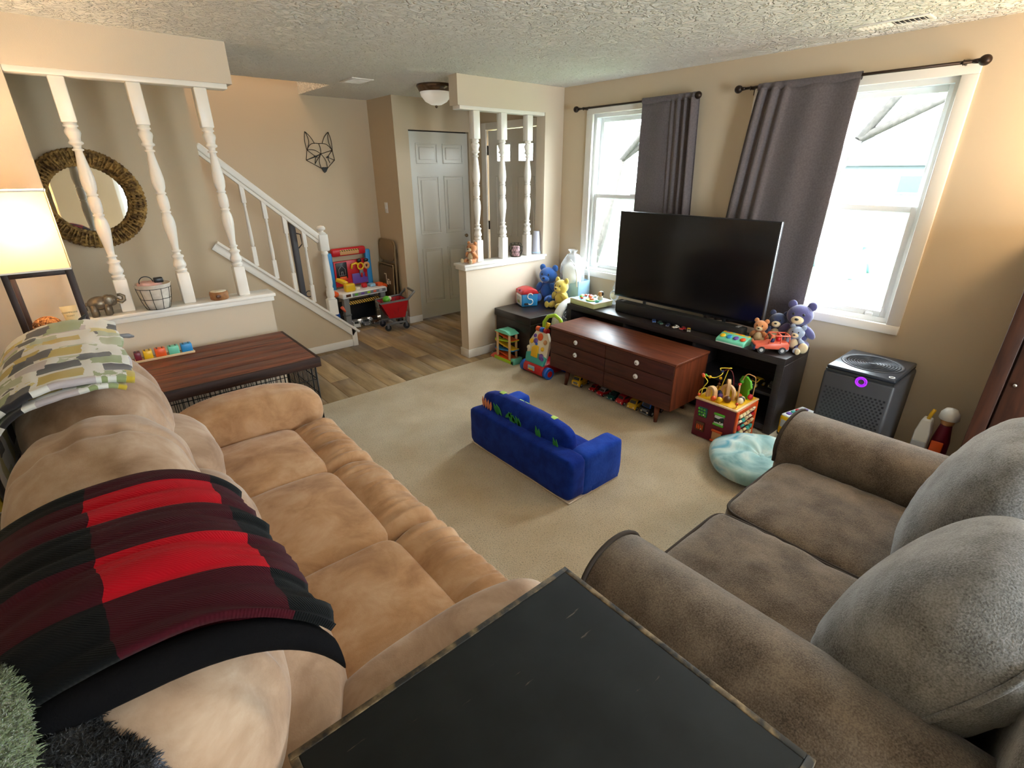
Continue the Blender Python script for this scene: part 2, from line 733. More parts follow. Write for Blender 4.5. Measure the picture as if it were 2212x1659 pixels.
def plaid():
    m, nt, b = base('plaid')
    b.inputs['Roughness'].default_value = .95
    b.inputs['Specular IOR Level'].default_value = .08
    b.inputs['Sheen Weight'].default_value = .04
    tc = nd(nt, 'TexCoord')
    sx = nd(nt, 'SeparateXYZ')
    nt.links.new(tc.outputs['UV'], sx.inputs[0])
    fs = []
    for a, n, ph in (('X', 2.0, .24), ('Y', 2.2, .27)):
        k = nd(nt, 'Math', _operation='MULTIPLY_ADD')
        k.inputs[1].default_value = n
        k.inputs[2].default_value = ph
        nt.links.new(sx.outputs[a], k.inputs[0])
        fr = nd(nt, 'Math', _operation='FRACT')
        nt.links.new(k.outputs[0], fr.inputs[0])
        g = nd(nt, 'Math', _operation='GREATER_THAN')
        g.inputs[1].default_value = .5
        nt.links.new(fr.outputs[0], g.inputs[0])
        fs.append(g)
    ad = nd(nt, 'Math', _operation='ADD')
    nt.links.new(fs[0].outputs[0], ad.inputs[0])
    nt.links.new(fs[1].outputs[0], ad.inputs[1])
    hf = nd(nt, 'Math', _operation='MULTIPLY')
    hf.inputs[1].default_value = .5
    nt.links.new(ad.outputs[0], hf.inputs[0])
    c = ramp(nt, hf.outputs[0], [(0, '0c0d0e'), (.3, '3a0d16'), (.8, 'ad0c1c')], True)
    w = nd(nt, 'TexWave', Scale=60, Distortion=1.0)
    nt.links.new(coords(nt, (1, 1, 1), 'UV', rotv=(0, 0, R(40))), w.inputs['Vector'])
    bump(nt, b, w.outputs['Fac'], .35, .003)
    nt.links.new(c, b.inputs['Base Color'])


plaid()


def brush_print():
    m, nt, b = base('brush_print')
    b.inputs['Roughness'].default_value = .95
    b.inputs['Sheen Weight'].default_value = .3
    v = coords(nt, (9.5, 11, 1), 'UV')
    dn = nd(nt, 'TexNoise', Scale=2.0, Detail=3)
    nt.links.new(v, dn.inputs['Vector'])
    mx = nd(nt, 'Mix', _data_type='VECTOR')
    mx.inputs[0].default_value = .16
    nt.links.new(v, mx.inputs[4])
    nt.links.new(dn.outputs['Color'], mx.inputs[5])
    vo = nd(nt, 'TexVoronoi', _distance='CHEBYCHEV', Scale=1.0, Randomness=.75)
    nt.links.new(mx.outputs[1], vo.inputs['Vector'])
    sp = nd(nt, 'SeparateColor')
    nt.links.new(vo.outputs['Color'], sp.inputs[0])
    pal = ramp(nt, sp.outputs[0], [(0, '1d1b20'), (.2, 'b8a02e'), (.36, '8d9a6c'), (.5, 'b9b0b4'), (.62, 'c9bd6e'), (.74, '3b3439'), (.84, 'a9b090')], True)
    ins = nd(nt, 'Math', _operation='LESS_THAN')
    ins.inputs[1].default_value = .46
    nt.links.new(vo.outputs['Distance'], ins.inputs[0])
    m2 = nd(nt, 'Mix', _data_type='RGBA')
    m2.inputs[6].default_value = lin('d9d9d4')
    nt.links.new(ins.outputs[0], m2.inputs[0])
    nt.links.new(pal, m2.inputs[7])
    nt.links.new(m2.outputs[2], b.inputs['Base Color'])


brush_print()


def tiedye():
    m, nt, b = base('tie_dye')
    b.inputs['Roughness'].default_value = .9
    n = nd(nt, 'TexNoise', Scale=4.5, Detail=5, Distortion=.8)
    nt.links.new(coords(nt), n.inputs['Vector'])
    c = ramp(nt, n.outputs['Fac'], [(.3, '5f8f98'), (.45, '9fc4c4'), (.55, 'c4d6d0'), (.7, '3f97b4')])
    nt.links.new(c, b.inputs['Base Color'])


tiedye()


def stripes(name, ca, cb, sc, rotv=(0, 0, 0), dist=0):
    m, nt, b = base(name)
    b.inputs['Roughness'].default_value = .5
    w = nd(nt, 'TexWave', Scale=sc, Distortion=dist)
    nt.links.new(coords(nt, rotv=rotv), w.inputs['Vector'])
    c = ramp(nt, w.outputs['Fac'], [(0, ca), (.5, cb)], True)
    nt.links.new(c, b.inputs['Base Color'])


stripes('zebra', 'e8e8ea', '17171c', 9, (0, R(35), 0), 6)
stripes('hazard', '1d1a16', 'd9a531', 14, (0, R(40), 0))


def shade_mat():
    m, nt, b = base('lamp_linen')
    out = nt.nodes['Material Output']
    b.inputs['Base Color'].default_value = lin('f3e6cc')
    b.inputs['Roughness'].default_value = .95
    tl = nd(nt, 'BsdfTranslucent')
    tl.inputs[0].default_value = lin('fff0d8')
    mx = nd(nt, 'MixShader')
    mx.inputs[0].default_value = .38
    nt.links.new(b.outputs[0], mx.inputs[1])
    nt.links.new(tl.outputs[0], mx.inputs[2])
    nt.links.new(mx.outputs[0], out.inputs['Surface'])


shade_mat()
mat('bulb', 'ffffff', .4, emit='ffe0b0', es=4)

mat('plaid_black', '0d0c0e', .95, spec=.08, bs=300, bd=.002)
# ------------------------------------------------------------------ the shell of the room
XW, YP, CZ = 3.917, 3.843, 2.44
YS, YB, YC = 4.96, 5.88, 5.308
XL, YR = -.75, -2.6
g = G()
g.box((XL, YR, -.1), (XW, 3.72, 0))
struct(g.build('floor', 'carpet'), 'beige cut pile carpet of the living room')
ef = SE('floor_entry', (2.3, 4.8, -.05), 'wood look plank floor of the entry')
G().box((XL, 3.72, -.1), (XW, YB, -.012)).build('underlay', 'grout', ef)
# planks run along y, each its own piece, ends staggered
PW, PL = .178, 1.21
xx, row = XL, 0
while xx < XW - .01:
    x1 = min(xx + PW, XW)
    yy = 3.722 - (row * .47 % PL)
    while yy < YB:
        a, b = max(yy, 3.722), min(yy + PL, YB)
        if b - a > .03:
            G().box((xx + .0015, a + .0015, -.02), (x1 - .0015, b - .0015, -.002), .0015, 1).build('plank', 'floor_plank', ef)
        yy += PL
    xx += PW
    row += 1
# window wall: pieces round the openings (window 1, window 2, front door)
W1 = (2.47, 3.475)   # y range of the rough openings
W2 = (.80, 1.91)
WZ = (.77, 2.205)
D2 = (4.215, 5.075)
g = G()
for a, b in ((YR, W2[0]), (W2[1], W1[0]), (W1[1], D2[0]), (D2[1], YB + .1)):
    g.box((XW, a, -.1), (XW + .15, b, 2.7))
for a, b in (W1, W2):
    g.box((XW, a, -.1), (XW + .15, b, WZ[0]))
    g.box((XW, a, WZ[1]), (XW + .15, b, 2.7))
g.box((XW, D2[0], 2.145), (XW + .15, D2[1], 2.7))
struct(g.build('wall_window', 'wall'))
# partition wall with two openings of turned posts and the walk-through between
g = G()
g.box((XL, YP, 0), (-.066, YP + .12, CZ))
g.box((-.066, YP, 0), (.965, YP + .12, .862))
g.box((-.066, YP, 2.218), (.985, YP + .12, CZ))
struct(g.build('wall_partition_left', 'wall_lit'))
g = G()
g.box((2.69, YP, 0), (3.672, YP + .12, .862))
g.box((2.675, YP, 2.218), (3.672, YP + .12, CZ))
g.box((3.672, YP, 0), (XW, YP + .12, CZ))
struct(g.build('wall_partition_right', 'wall_lit'))
# mirror wall with the raking end of the stair wall
g = G()
g.box((XL, YS, 0), (.92, YS + .11, CZ + .1))
g.prism([(.92, 0), (2.0, 0), (2.0, .19), (.92, 1.155)], YS, YS + .11, 'y')
struct(g.build('wall_stair', 'wall'))
g = G()
g.box((XL, YB, 0), (XW, YB + .1, 4.9))
struct(g.build('wall_back', 'wall'))
g = G()
g.box((2.86, YC, 0), (2.96, YB, CZ))
g.box((2.96, YC, 0), (3.03, YC + .1, CZ))
g.box((3.83, YC, 0), (XW, YC + .1, CZ))
g.box((3.03, YC, 2.128), (3.83, YC + .1, CZ))
struct(g.build('wall_closet', 'wall'))
g = G()
g.box((XL - .1, YR, 0), (XL, YB, CZ + .1))
struct(g.build('wall_left', 'wall'))
# rear wall with a glazed patio door behind the camera
g = G()
g.box((XL, YR - .1, 0), (.8, YR, CZ))
g.box((1.9, YR - .1, 0), (XW, YR, CZ))
g.box((.8, YR - .1, 2.1), (1.9, YR, CZ))
struct(g.build('wall_rear', 'wall'))
g = G()
g.box((XL, YR, CZ), (XW, YS + .1, CZ + .12))
g.box((2.12, YS + .1, CZ), (XW, YB, CZ + .12))
struct(g.build('ceiling', 'ceiling'), 'white stomp textured ceiling')
# stairwell above the ceiling
g = G()
g.box((2.12, YS + .1, CZ + .12), (2.2, YB, 4.9))
g.box((XL, YS + .02, CZ + .12), (2.2, YS + .1, 4.9))
g.box((XL, YS + .02, 4.9), (2.2, YB + .1, 5.0))
g.box((XL - .1, YS + .02, CZ + .1), (XL, YB + .1, 5.0))
struct(g.build('wall_stairwell', 'wall'))
g = G()
for i in range(8):
    x = 1.92 - i * .2
    g.box((XL, YS + .11, i * .185), (x, YB, (i + 1) * .185))
struct(g.build('stairs', 'carpet'))

# white caps and trims of the partition
def cap(name, x0, x1):
    g = G()
    g.box((x0, YP - .035, .895), (x1, YP + .15, .918), .004)
    g.box((x0 + .012, YP - .022, .862), (x1 - .012, YP + .14, .896), .004)
    return struct(g.build(name, 'white_paint'))


cap1 = cap('trim_1', -.066, .992)
cap2 = cap('trim_2', 2.655, 3.70)
struct(G().box((-.066, YP + .01, 2.19), (.955, YP + .115, 2.219), .003).build('trim_3', 'white_paint'))
struct(G().box((2.70, YP + .01, 2.19), (3.69, YP + .115, 2.219), .003).build('trim_4', 'white_paint'))
HP = [(0, .031), (.08, .029), (.105, .022), (.115, .0225), (.12, .028), (.135, .028), (.145, .022), (.2, .031), (.27, .035), (.34, .0345), (.45, .029), (.6, .0205), (.66, .018), (.668, .027), (.685, .0275), (.695, .018), (.73, .021), (.745, .034), (.765, .035), (.785, .026),
      (.82, .029), (.87, .037), (.9, .036), (.925, .027), (.94, .026), (.945, .034), (.965, .0345), (.972, .03), (1, .033)]


def turned(z0, z1, k=1.0):
    c, h = (z0 + z1) / 2, (z1 - z0) / 2
    return [(r * k, c - t * h) for t, r in reversed(HP[1:])] + [(r * k, c + t * h) for t, r in HP]


def post(x, y, parent):
    g = G()
    g.box((x - .035, y - .035, .918), (x + .035, y + .035, 1.118), .006)
    g.lathe(turned(1.115, 1.975), (x, y, 0), 20)
    g.box((x - .035, y - .035, 1.972), (x + .035, y + .035, 2.19), .006)
    g.build('baluster', 'white_paint', parent)


for x in (.135, .47, .805):
    post(x, YP + .06, cap1)
for x in (2.885, 3.19, 3.505):
    post(x, YP + .06, cap2)
# baseboards
g = G()
g.box((2.685, YP - .012, 0), (3.02, YP, .085), .003)
g.box((2.678, YP - .012, 0), (2.69, YP + .13, .085), .003)
struct(g.build('baseboard_partition', 'white_paint'))
g = G()
g.box((.9, YS - .012, 0), (2.01, YS, .075), .003)
struct(g.build('baseboard_stair', 'white_paint'))
g = G()
g.box((2.848, YC - .012, 0), (3.03, YC, .08), .003)
g.box((2.848, YC, 0), (2.86, YB, .08), .003)
g.box((1.9, YB - .012, 0), (2.85, YB, .08), .003)
struct(g.build('baseboard_closet', 'white_paint'))
# stair stringer trim
g = G()
sl = math.atan2(.175 - 1.178, 2.036 - .913)
L = math.hypot(1.123, 1.003)
M = at((.9, YS, 1.17), Matrix.Rotation(-sl, 4, 'Y'))
g.box((0, -.02, -.075), (L, .13, -.01), .003, M=M)
g.box((0, -.035, -.012), (L + .03, .145, .012), .004, M=M)
g.box((1.965, YS - .02, 0), (2.02, YS + .125, .195), .003)
struct(g.build('trim_5', 'white_paint'))

# stair railing
t = T('stair_railing', 'white wooden stair railing with turned newel post rising to the left', 'railing', (1.82, YS + .055, .36))
yr = YS + .055
M = at((.922, yr, 1.915), Matrix.Rotation(math.atan2(.80, .88), 4, 'Y'))
Lr = math.hypot(.88, .80)
G().box((0, -.03, -.025), (Lr, .03, .03), .012, 3, M=M).build('handrail', 'white_paint', t)
G().box((0, -.02, -.05), (Lr, .02, -.024), .003, M=M).build('rail_fillet', 'white_paint', t)
g = G()
nx = 1.825
g.box((nx - .045, yr - .045, .36), (nx + .045, yr + .045, .52), .008)
g.lathe([(.045, .52), (.04, .53), (.032, .535), (.04, .555), (.041, .59), (.036, .61), (.038, .625), (.03, .64), (.038, .68), (.036, .75), (.03, .9), (.026, .96), (.036, .965), (.036, .985), (.028, .99), (.04, 1.0)], (nx, yr, 0), 20)
g.box((nx - .045, yr - .045, 1.0), (nx + .045, yr + .045, 1.16), .01)
g.lathe([(.045, 1.158), (.03, 1.175), (.02, 1.18), (.022, 1.19), (.04, 1.2), (.042, 1.215), (.03, 1.232), (0, 1.237)], (nx, yr, 0), 20)
g.build('newel_post', 'white_paint', t)
for i in range(5):
    x = 1.04 + i * .153
    zt = 1.885 - (x - .922) * .909
    zb = 1.178 - (x - .913) * .893
    g = G()
    g.box((x - .018, yr - .018, zb), (x + .018, yr + .018, zb + .17), .003)
    h = zt - zb
    g.lathe([(.017, zb + .165), (.012, zb + .18), (.016, zb + .19), (.017, zb + .25), (.011, zt - .2), (.015, zt - .19), (.012, zt - .18), (.017, zt - .165)], (x, yr, 0), 12)
    g.box((x - .018, yr - .018, zt - .17), (x + .018, yr + .018, zt + .0), .003)
    g.build('baluster', 'white_paint', t)
# retractable baby gate housing on the stairs
t = T('baby_gate', 'dark grey retractable baby gate roll behind the stair balusters', 'gate', (1.6, YS + .17, .55))
G().box((1.565, YS + .15, .53), (1.625, YS + .2, 1.29), .02, 3).build('housing', 'grey_gate', t)
G().tube([(1.625, YS + .17, 1.17), (1.66, YS + .165, 1.16), (1.665, YS + .165, 1.07), (1.625, YS + .17, 1.03)], .006, 8).build('handle', 'grey_gate', t)
G().tube(arc((1.65, YS + .165, .58), .03, 0, 360, 14)[:-1], .005, 8, True).build('latch_loop', 'grey_gate', t)

# ------------------------------------------------------------------ windows
def window(name, y0, y1, label):
    t = SE(name, (XW, (y0 + y1) / 2, WZ[0]), label)
    z0, z1 = WZ
    cw = .075
    x = XW - .018
    # casing, mitred look: four boards
    for a, b in (((y0 - cw + .02, z1 - .015), (y1 + cw - .02, z1 + cw - .03)), ((y0 - cw + .02, z0 - cw + .03), (y1 + cw - .02, z0 + .015)),
                 ((y0 - cw + .02, z0 + .015), (y0 + .02, z1 - .015)), ((y1 - .02, z0 + .015), (y1 + cw - .02, z1 - .015))):
        G().box((x, a[0], a[1]), (XW + .01, b[0], b[1]), .004).build('casing', 'white_paint', t)
    # vinyl frame
    g = G()
    f = .045
    g.box((XW + .02, y0, z0), (XW + .13, y0 + f, z1))
    g.box((XW + .02, y1 - f, z0), (XW + .13, y1, z1))
    g.box((XW + .02, y0 + f, z1 - f), (XW + .13, y1 - f, z1))
    g.box((XW + .02, y0 + f, z0), (XW + .13, y1 - f, z0 + f))
    g.build('frame', 'white_vinyl', t)
    zm = 1.487
    # lower sash inside, upper sash outside
    for nm, xs, a, b in (('lower_sash', XW + .035, z0 + f, zm + .022), ('upper_sash', XW + .08, zm - .022, z1 - f)):
        q = .036
        g = G()
        g.box((xs, y0 + f, a), (xs + .03, y0 + f + q, b), .003)
        g.box((xs, y1 - f - q, a), (xs + .03, y1 - f, b), .003)
        g.box((xs, y0 + f + q, a), (xs + .03, y1 - f - q, a + q), .003)
        g.box((xs, y0 + f + q, b - q), (xs + .03, y1 - f - q, b), .003)
        s = g.build(nm, 'white_vinyl', t)
        G().box((xs + .012, y0 + f + q, a + q), (xs + .016, y1 - f - q, b - q)).build('pane', 'glass', s)
    ym = (y0 + y1) / 2
    G().box((XW + .03, ym - .03, zm + .022), (XW + .06, ym + .03, zm + .032), .003).build('sash_lock', 'white_vinyl', t)
    for yy in (y0 + .14, y1 - .14):
        G().box((XW + .022, yy - .022, z0 + f - .004), (XW + .036, yy + .022, z0 + f + .02), .004).build('lift_tab', 'white_vinyl', t)
    return t


window('window_1', *W1, 'white double hung window beside the partition corner')
window('window_2', *W2, 'white double hung window nearest the air purifier')

# closet door, six raised panels
d = SE('door_1', (3.43, YC + .03, 0), 'white six panel closet door with small round knob')
ys = YC + .022
g = G()
g.box((3.036, ys, .012), (3.824, ys + .035, 2.115), .003)
g.build('slab', 'door_white', d)
for (xa, xb) in ((3.115, 3.395), (3.465, 3.745)):
    for (za, zb) in ((1.79, 2.0), (1.02, 1.66), (.2, .86)):
        g = G()
        for (p, q) in (((xa, za), (xb, za + .014)), ((xa, zb - .014), (xb, zb)), ((xa, za + .014), (xa + .014, zb - .014)), ((xb - .014, za + .014), (xb, zb - .014))):
            g.box((p[0], ys - .010, p[1]), (q[0], ys + .002, q[1]), .004)
        g.prism([(xa + .04, za + .04), (xb - .04, za + .04), (xb - .04, zb - .04), (xa + .04, zb - .04)], ys - .012, ys + .002, 'y', .007)
        g.build('panel', 'door_white', d)
G().lathe([(0, .04), (.018, .038), (.022, .028), (.016, .016), (.009, .01), (.009, 0)], M=at((3.745, ys, .97), rot('X', 90))).build('knob', 'knob_brass', d)
struct(G().box((3.03, YC + .06, 2.10), (3.83, YC + .1, 2.128)).build('gap_shade', 'dark_bronze'))  # dark strip standing in for the shade in the gap above the door
# front door in the window wall, two small panes
d = SE('door_2', (XW + .03, 4.645, 0), 'white front door with two small square panes')
xd = XW + .012
y0, y1 = D2[0] + .015, D2[1] - .015
py = ((4.29, 4.515), (4.665, 4.89))
pz = (1.815, 1.982)
g = G()
g.box((xd, y0, .02), (xd + .04, y1, pz[0]))
g.box((xd, y0, pz[1]), (xd + .04, y1, 2.135))
for a, b in ((y0, py[0][0]), (py[0][1], py[1][0]), (py[1][1], y1)):
    g.box((xd, a, pz[0]), (xd + .04, b, pz[1]))
g.build('slab', 'door_white', d)
for a, b in py:
    G().box((xd + .015, a, pz[0]), (xd + .02, b, pz[1])).build('pane', 'glass', d)
    g = G()
    for p, q in (((a - .015, pz[0] - .015), (b + .015, pz[0])), ((a - .015, pz[1]), (b + .015, pz[1] + .015)), ((a - .015, pz[0]), (a, pz[1])), ((b, pz[0]), (b + .015, pz[1]))):
        g.box((xd - .008, p[0], p[1]), (xd + .004, q[0], q[1]), .003)
    g.build('pane_frame', 'door_white', d)
    for za, zb in ((1.0, 1.66), (.2, .86)):
        g = G()
        for p, q in (((a - .03, za), (b + .03, za + .014)), ((a - .03, zb - .014), (b + .03, zb)), ((a - .03, za), (a - .016, zb)), ((b + .016, za), (b + .03, zb))):
            g.box((xd - .006, p[0], p[1]), (xd + .002, q[0], q[1]), .002)
        g.build('panel', 'door_white', d)
for z in (.25, 1.1, 1.93):
    G().cyl((xd - .006, y1 + .004, z - .05), (xd - .006, y1 + .004, z + .05), .008, n=10).build('hinge', 'dark_bronze', d)
g = G()
g.box((XW - .015, D2[0] - .07, 0), (XW, D2[0], 2.215), .004)
g.box((XW - .015, D2[1], 0), (XW, D2[1] + .09, 2.215), .004)
g.box((XW - .015, D2[0], 2.145), (XW, D2[1], 2.215), .004)
struct(g.build('trim_7', 'white_paint'))
# patio door behind the camera
d = SE('door_3', (1.35, YR - .05, 0))
for x in (.8, 1.82):
    G().box((x, YR - .08, 0), (x + .08, YR - .03, 2.1)).build('frame', 'white_vinyl', d)
for z in (0, 2.02):
    G().box((.88, YR - .08, z), (1.82, YR - .03, z + .08)).build('frame', 'white_vinyl', d)
for a, b in ((.88, 1.82),):
    G().box((a, YR - .058, .08), (b, YR - .053, 2.02)).build('pane', 'glass', d)

# ceiling fittings
t = T('ceiling_light', 'flush dome ceiling light with brushed metal rim over the entry', 'light', (2.87, 4.47, CZ))
G().lathe([(.17, 0), (.175, -.012), (.16, -.035), (.15, -.055), (.142, -.06)], (2.87, 4.47, CZ), 32).build('rim', 'nickel', t)
G().lathe([(.145, -.055), (.135, -.09), (.1, -.135), (.05, -.16), (0, -.166)], (2.87, 4.47, CZ), 32).build('dome', 'frost_glass', t)
G().lathe([(.004, -.16), (.012, -.168), (.013, -.178), (.006, -.186), (0, -.188)], (2.87, 4.47, CZ), 12).build('finial', 'nickel', t)


def vent(label, c, sx, sy, along):
    t = T('ceiling_vent', label, 'vent', (c[0], c[1], CZ))
    x0, x1, y0, y1 = c[0] - sx / 2, c[0] + sx / 2, c[1] - sy / 2, c[1] + sy / 2
    g = G()
    f = .022
    g.box((x0, y0, CZ - .008), (x0 + f, y1, CZ), .002)
    g.box((x1 - f, y0, CZ - .008), (x1, y1, CZ), .002)
    g.box((x0 + f, y0, CZ - .008), (x1 - f, y0 + f, CZ), .002)
    g.box((x0 + f, y1 - f, CZ - .008), (x1 - f, y1, CZ), .002)
    g.build('frame', 'white_paint', t)
    G().box((x0 + f, y0 + f, CZ - .002), (x1 - f, y1 - f, CZ)).build('backing', 'p_dark', t)
    n = 14
    for i in range(n):
        sh = Matrix.Rotation(R(35 if i < n // 2 else -35), 4, 'X' if along == 'y' else 'Y')
        if along == 'y':
            p = y0 + f + (i + .5) * (sy - 2 * f) / n
            G().box((-(sx / 2 - f), -.007, -.0008), (sx / 2 - f, .007, .0008), M=at((c[0], p, CZ - .006), sh)).build('slat', 'white_paint', t)
        else:
            p = x0 + f + (i + .5) * (sx - 2 * f) / n
            G().box((-.007, -(sy / 2 - f), -.0008), (.007, sy / 2 - f, .0008), M=at((p, c[1], CZ - .006), sh)).build('slat', 'white_paint', t)


vent('long white ceiling vent above the right hand window', (3.62, 1.125), .13, .35, 'y')
vent('small white ceiling vent over the stair foot', (2.2, 4.67), .2, .26, 'y')
t = T('light_switch', 'white light switch plate on the wall beside the closet', 'switch', (2.86, 5.645, 1.26))
G().box((2.853, 5.61, 1.263), (2.86, 5.68, 1.38), .002).build('plate', 'white_vinyl', t)
G().box((2.846, 5.64, 1.31), (2.854, 5.65, 1.335), .001).build('toggle', 'white_vinyl', t)
# ------------------------------------------------------------------ beige reclining sofa
t = T('reclining_sofa', 'beige microsuede reclining three seat sofa with pillow backs', 'sofa', (.3, 1.7, 0))
G().box((-.3, .74, .04), (.62, 2.84, .33), .03, 3).build('base', 'suede', t)
G().box((-.36, .62, .05), (-.18, 2.84, .82), .06, 4).build('back_frame', 'suede', t)
SEATS = [(.90, 1.425), (1.425, 2.02), (2.02, 2.545)]


def wr(v, s, k):
    return noise.noise(Vector((v[0] * s[0] + k, v[1] * s[1], v[2] * s[2])))


for i, (a, b) in enumerate(SEATS):
    def crown(q, p, i=i):
        # fine creases near the seams
        e = max(0, abs(p.y) - .55) / .45
        q.z += .006 * wr((q.x, q.y, q.z), (6, 40, 6), i * 9) * e + .004 * wr((q.x, q.y, q.z), (7, 22, 5), i * 5 + 2)
        return q
    G().rcube(((.385), (a + b) / 2, .40), (.47, b - a + .012, .17), 9, 22, (0, 0, .03), fn=crown).build('seat_cushion', 'suede', t)

    def foot(u, v, a=a, b=b, i=i):
        y = a + .004 + (b - a - .008) * v
        e = min(v, 1 - v)
        side = 1 - (1 - min(e / .10, 1)) ** 2.4
        # rolled front: starts at the seam, arches over, falls to the floor
        if u < .5:
            w = u / .5
            x = .585 + .20 * w
            z = .455 + .045 * math.sin(PI * min(w * .75, 1)) - .01 * w
        else:
            w = (u - .5) / .5
            an = w * PI * .5
            x = .785 + .085 * math.sin(an)
            z = .475 - .30 * (1 - math.cos(an)) - .04 * w
        z0 = z
        cr = math.sin(PI * min(u * 1.25, 1))
        n = .016 * wr((0, y, u), (0, 24, 1.6), i * 7) + .015 * wr((0, y, u), (0, 60, 2.2), i * 3 + 4)
        return (x + n * .4 - .03 * (1 - side), y, z - .05 * (1 - side) + n * cr)
    G().grid(foot, 40, 56).build('footrest', 'suede', t, thick=.06, off=-1)
UP = [(.64, 1.43), (1.40, 2.05), (2.02, 2.88)]
LOW = [(.735, 1.43), (1.42, 2.03), (2.02, 2.62)]
for i, (a, b) in enumerate(LOW):
    def lo(q, p, i=i):
        q.x += .008 * wr(q, (6, 14, 20), i * 4)
        return q
    G().rcube((.04, (a + b) / 2, .575), (.37, b - a, .36), 2.7, 20, (.02, 0, .02), fn=lo).build('lumbar_cushion', 'suede_pale', t)
for i, (a, b) in enumerate(UP):
    def up(q, p, i=i):
        c = math.exp(-(p.y * 16) ** 2)
        q.x -= .014 * c * max(0, p.x)
        q.z -= .014 * c * max(0, p.z)
        # gathers below the crown
        k = math.exp(-((p.z - .1) / .35) ** 2)
        q.x += .020 * k * wr((q.x, q.y, q.z), (2, 18, 5), i * 4)
        q.z += .012 * wr((q.x, q.y, q.z), (16, 5, 8), i * 8)
        return q
    G().rcube((-.115, (a + b) / 2, .80), (.44, b - a, .46), 2.6, 36, (.01, 0, .01), fn=up, M=Matrix.Rotation(R(-12), 4, 'Y')).build('back_pillow', 'suede_pale', t)
    ym = (a + b) / 2
    pts = []
    for k in range(-6, 13):
        an = R(k * 10)
        pts.append((-.115 + .222 * abs(math.cos(an)) ** .77 * math.copysign(1, math.cos(an)), ym, .80 + .24 * abs(math.sin(an)) ** .77 * math.copysign(1, math.sin(an))))
# arms: padded bolster on a side panel
for ya, yb, nm in ((2.545, 2.88, 0), (.705, .90, 1)):
    G().box((-.2, ya + .03, .04), (.74, yb - .03, .46), .04, 3).build('arm_panel', 'suede', t)

    def armf(q, p):
        q.z += .05 * (p.x * .5 + .5) * 0 - .02 * p.x ** 2
        q.z += .006 * wr(q, (5, 18, 8), 3)
        return q
    G().rcube((.46, (ya + yb) / 2, .515), (.74, yb - ya + .01, .25), 3.2, 20, (0, 0, .02), fn=armf).build('arm_pad', 'suede' if nm == 0 else 'suede_pale', t)

# ------------------------------------------------------------------ grey loveseat
t = T('loveseat', 'grey brown woven loveseat with rolled arms and two loose cushions', 'sofa', (1.77, .3, 0))
G().box((1.2, -.2, .06), (2.32, .66, .32), .02).build('base', 'grey_weave', t)
G().box((1.0, -.36, .06), (2.6, -.16, .80), .06, 4).build('back_frame', 'grey_weave_sheen', t)
for x0, x1 in ((.93, 1.235), (2.30, 2.665)):
    xm, w = (x0 + x1) / 2, (x1 - x0) / 2
    prof = [(x0 + .02, .05), (x1 - .02, .05), (x1 - .015, .42)]
    prof += [(xm + (w) * math.cos(R(a)), .50 + .125 * math.sin(R(a))) for a in range(-20, 201, 11)]
    prof += [(x0 + .015, .42)]
    G().prism(prof, -.22, .77, 'y', .018).build('arm', 'grey_weave', t)
    # welt round the front of the arm
    G().tube([(u, .768, v) for u, v in prof[2:]], .008, 8).build('piping', 'piping', t)
for i, (a, b) in enumerate(((1.238, 1.712), (1.716, 2.298))):
    def cush(q, p, i=i):
        q.z += .011 * wr(q, (9, 26, 6), i * 6) * max(0, p.z)
        return q
    G().rcube(((a + b) / 2, .375, .385), (b - a, .70, .165), 9, 18, (0, 0, .025), fn=cush).build('seat_cushion', 'grey_weave', t)
    loop = []
    for k in range(48):
        an = 2 * PI * k / 48
        ca, sa = math.cos(an), math.sin(an)
        loop.append(((a + b) / 2 + (b - a) / 2 * .985 * math.copysign(abs(ca) ** .22, ca), .375 + .345 * math.copysign(abs(sa) ** .22, sa), .452))
    G().tube(loop, .006, 6, True).build('piping', 'piping', t)
for i, (a, b) in enumerate(((1.15, 1.735), (1.70, 2.36))):
    def bk(q, p, i=i):
        # pulled creases fanning from the side seam
        k = max(0, -p.x) if i == 0 else .4
        q.y += .012 * wr((q.x, q.y, q.z), (2.5, 5, 42), i * 6) * k
        q.z -= .05 * max(0, abs(p.x) - .6) * (p.z > 0)
        return q
    zc = .69 if i else .635
    M = Matrix.Rotation(R(17 if i else 24), 4, 'X') @ Matrix.Rotation(R(3 if i else -4), 4, 'Z')
    o = G().rcube(((a + b) / 2, .0, zc), (b - a, .30, .60), 3.4, 26, (0, .03, .02), fn=bk, M=M).build('back_cushion', 'grey_weave_sheen', t)
    loop = []
    for k in range(60):
        an = 2 * PI * k / 60
        ca, sa = math.cos(an), math.sin(an)
        v = M.to_3x3() @ Vector(((b - a) / 2 * .985 * math.copysign(abs(ca) ** .6, ca), -.07, .295 * math.copysign(abs(sa) ** .6, sa)))
        loop.append((v.x + (a + b) / 2, v.y, v.z + zc))
    G().tube(loop, .008, 8, True).build('piping', 'grey_weave_sheen', t)

# ------------------------------------------------------------------ black table in the corner
t = T('end_table', 'square black painted end table with worn chipped edges', 'table', (.40, .385, 0))
G().box((.065, .085, .728), (.757, .682, .75), .002).build('top', 'black_paint', t)
for p, q in (((.05, .682), (.772, .697)), ((.05, .07), (.772, .085))):
    G().box((p[0], p[1], .722), (q[0], q[1], .7505), .002).build('edge_strip', 'worn_edge', t)
for p, q in (((.757, .085), (.772, .682)), ((.05, .085), (.065, .682))):
    G().box((p[0], p[1], .722), (q[0], q[1], .7505), .002).build('edge_strip', 'worn_edge', t)
for x in (.08, .70):
    for y in (.1, .63):
        G().box((x, y, 0), (x + .045, y + .045, .725), .003).build('leg', 'black_paint', t)
G().box((.08, .1, .63), (.745, .675, .722)).build('apron', 'black_paint', t)

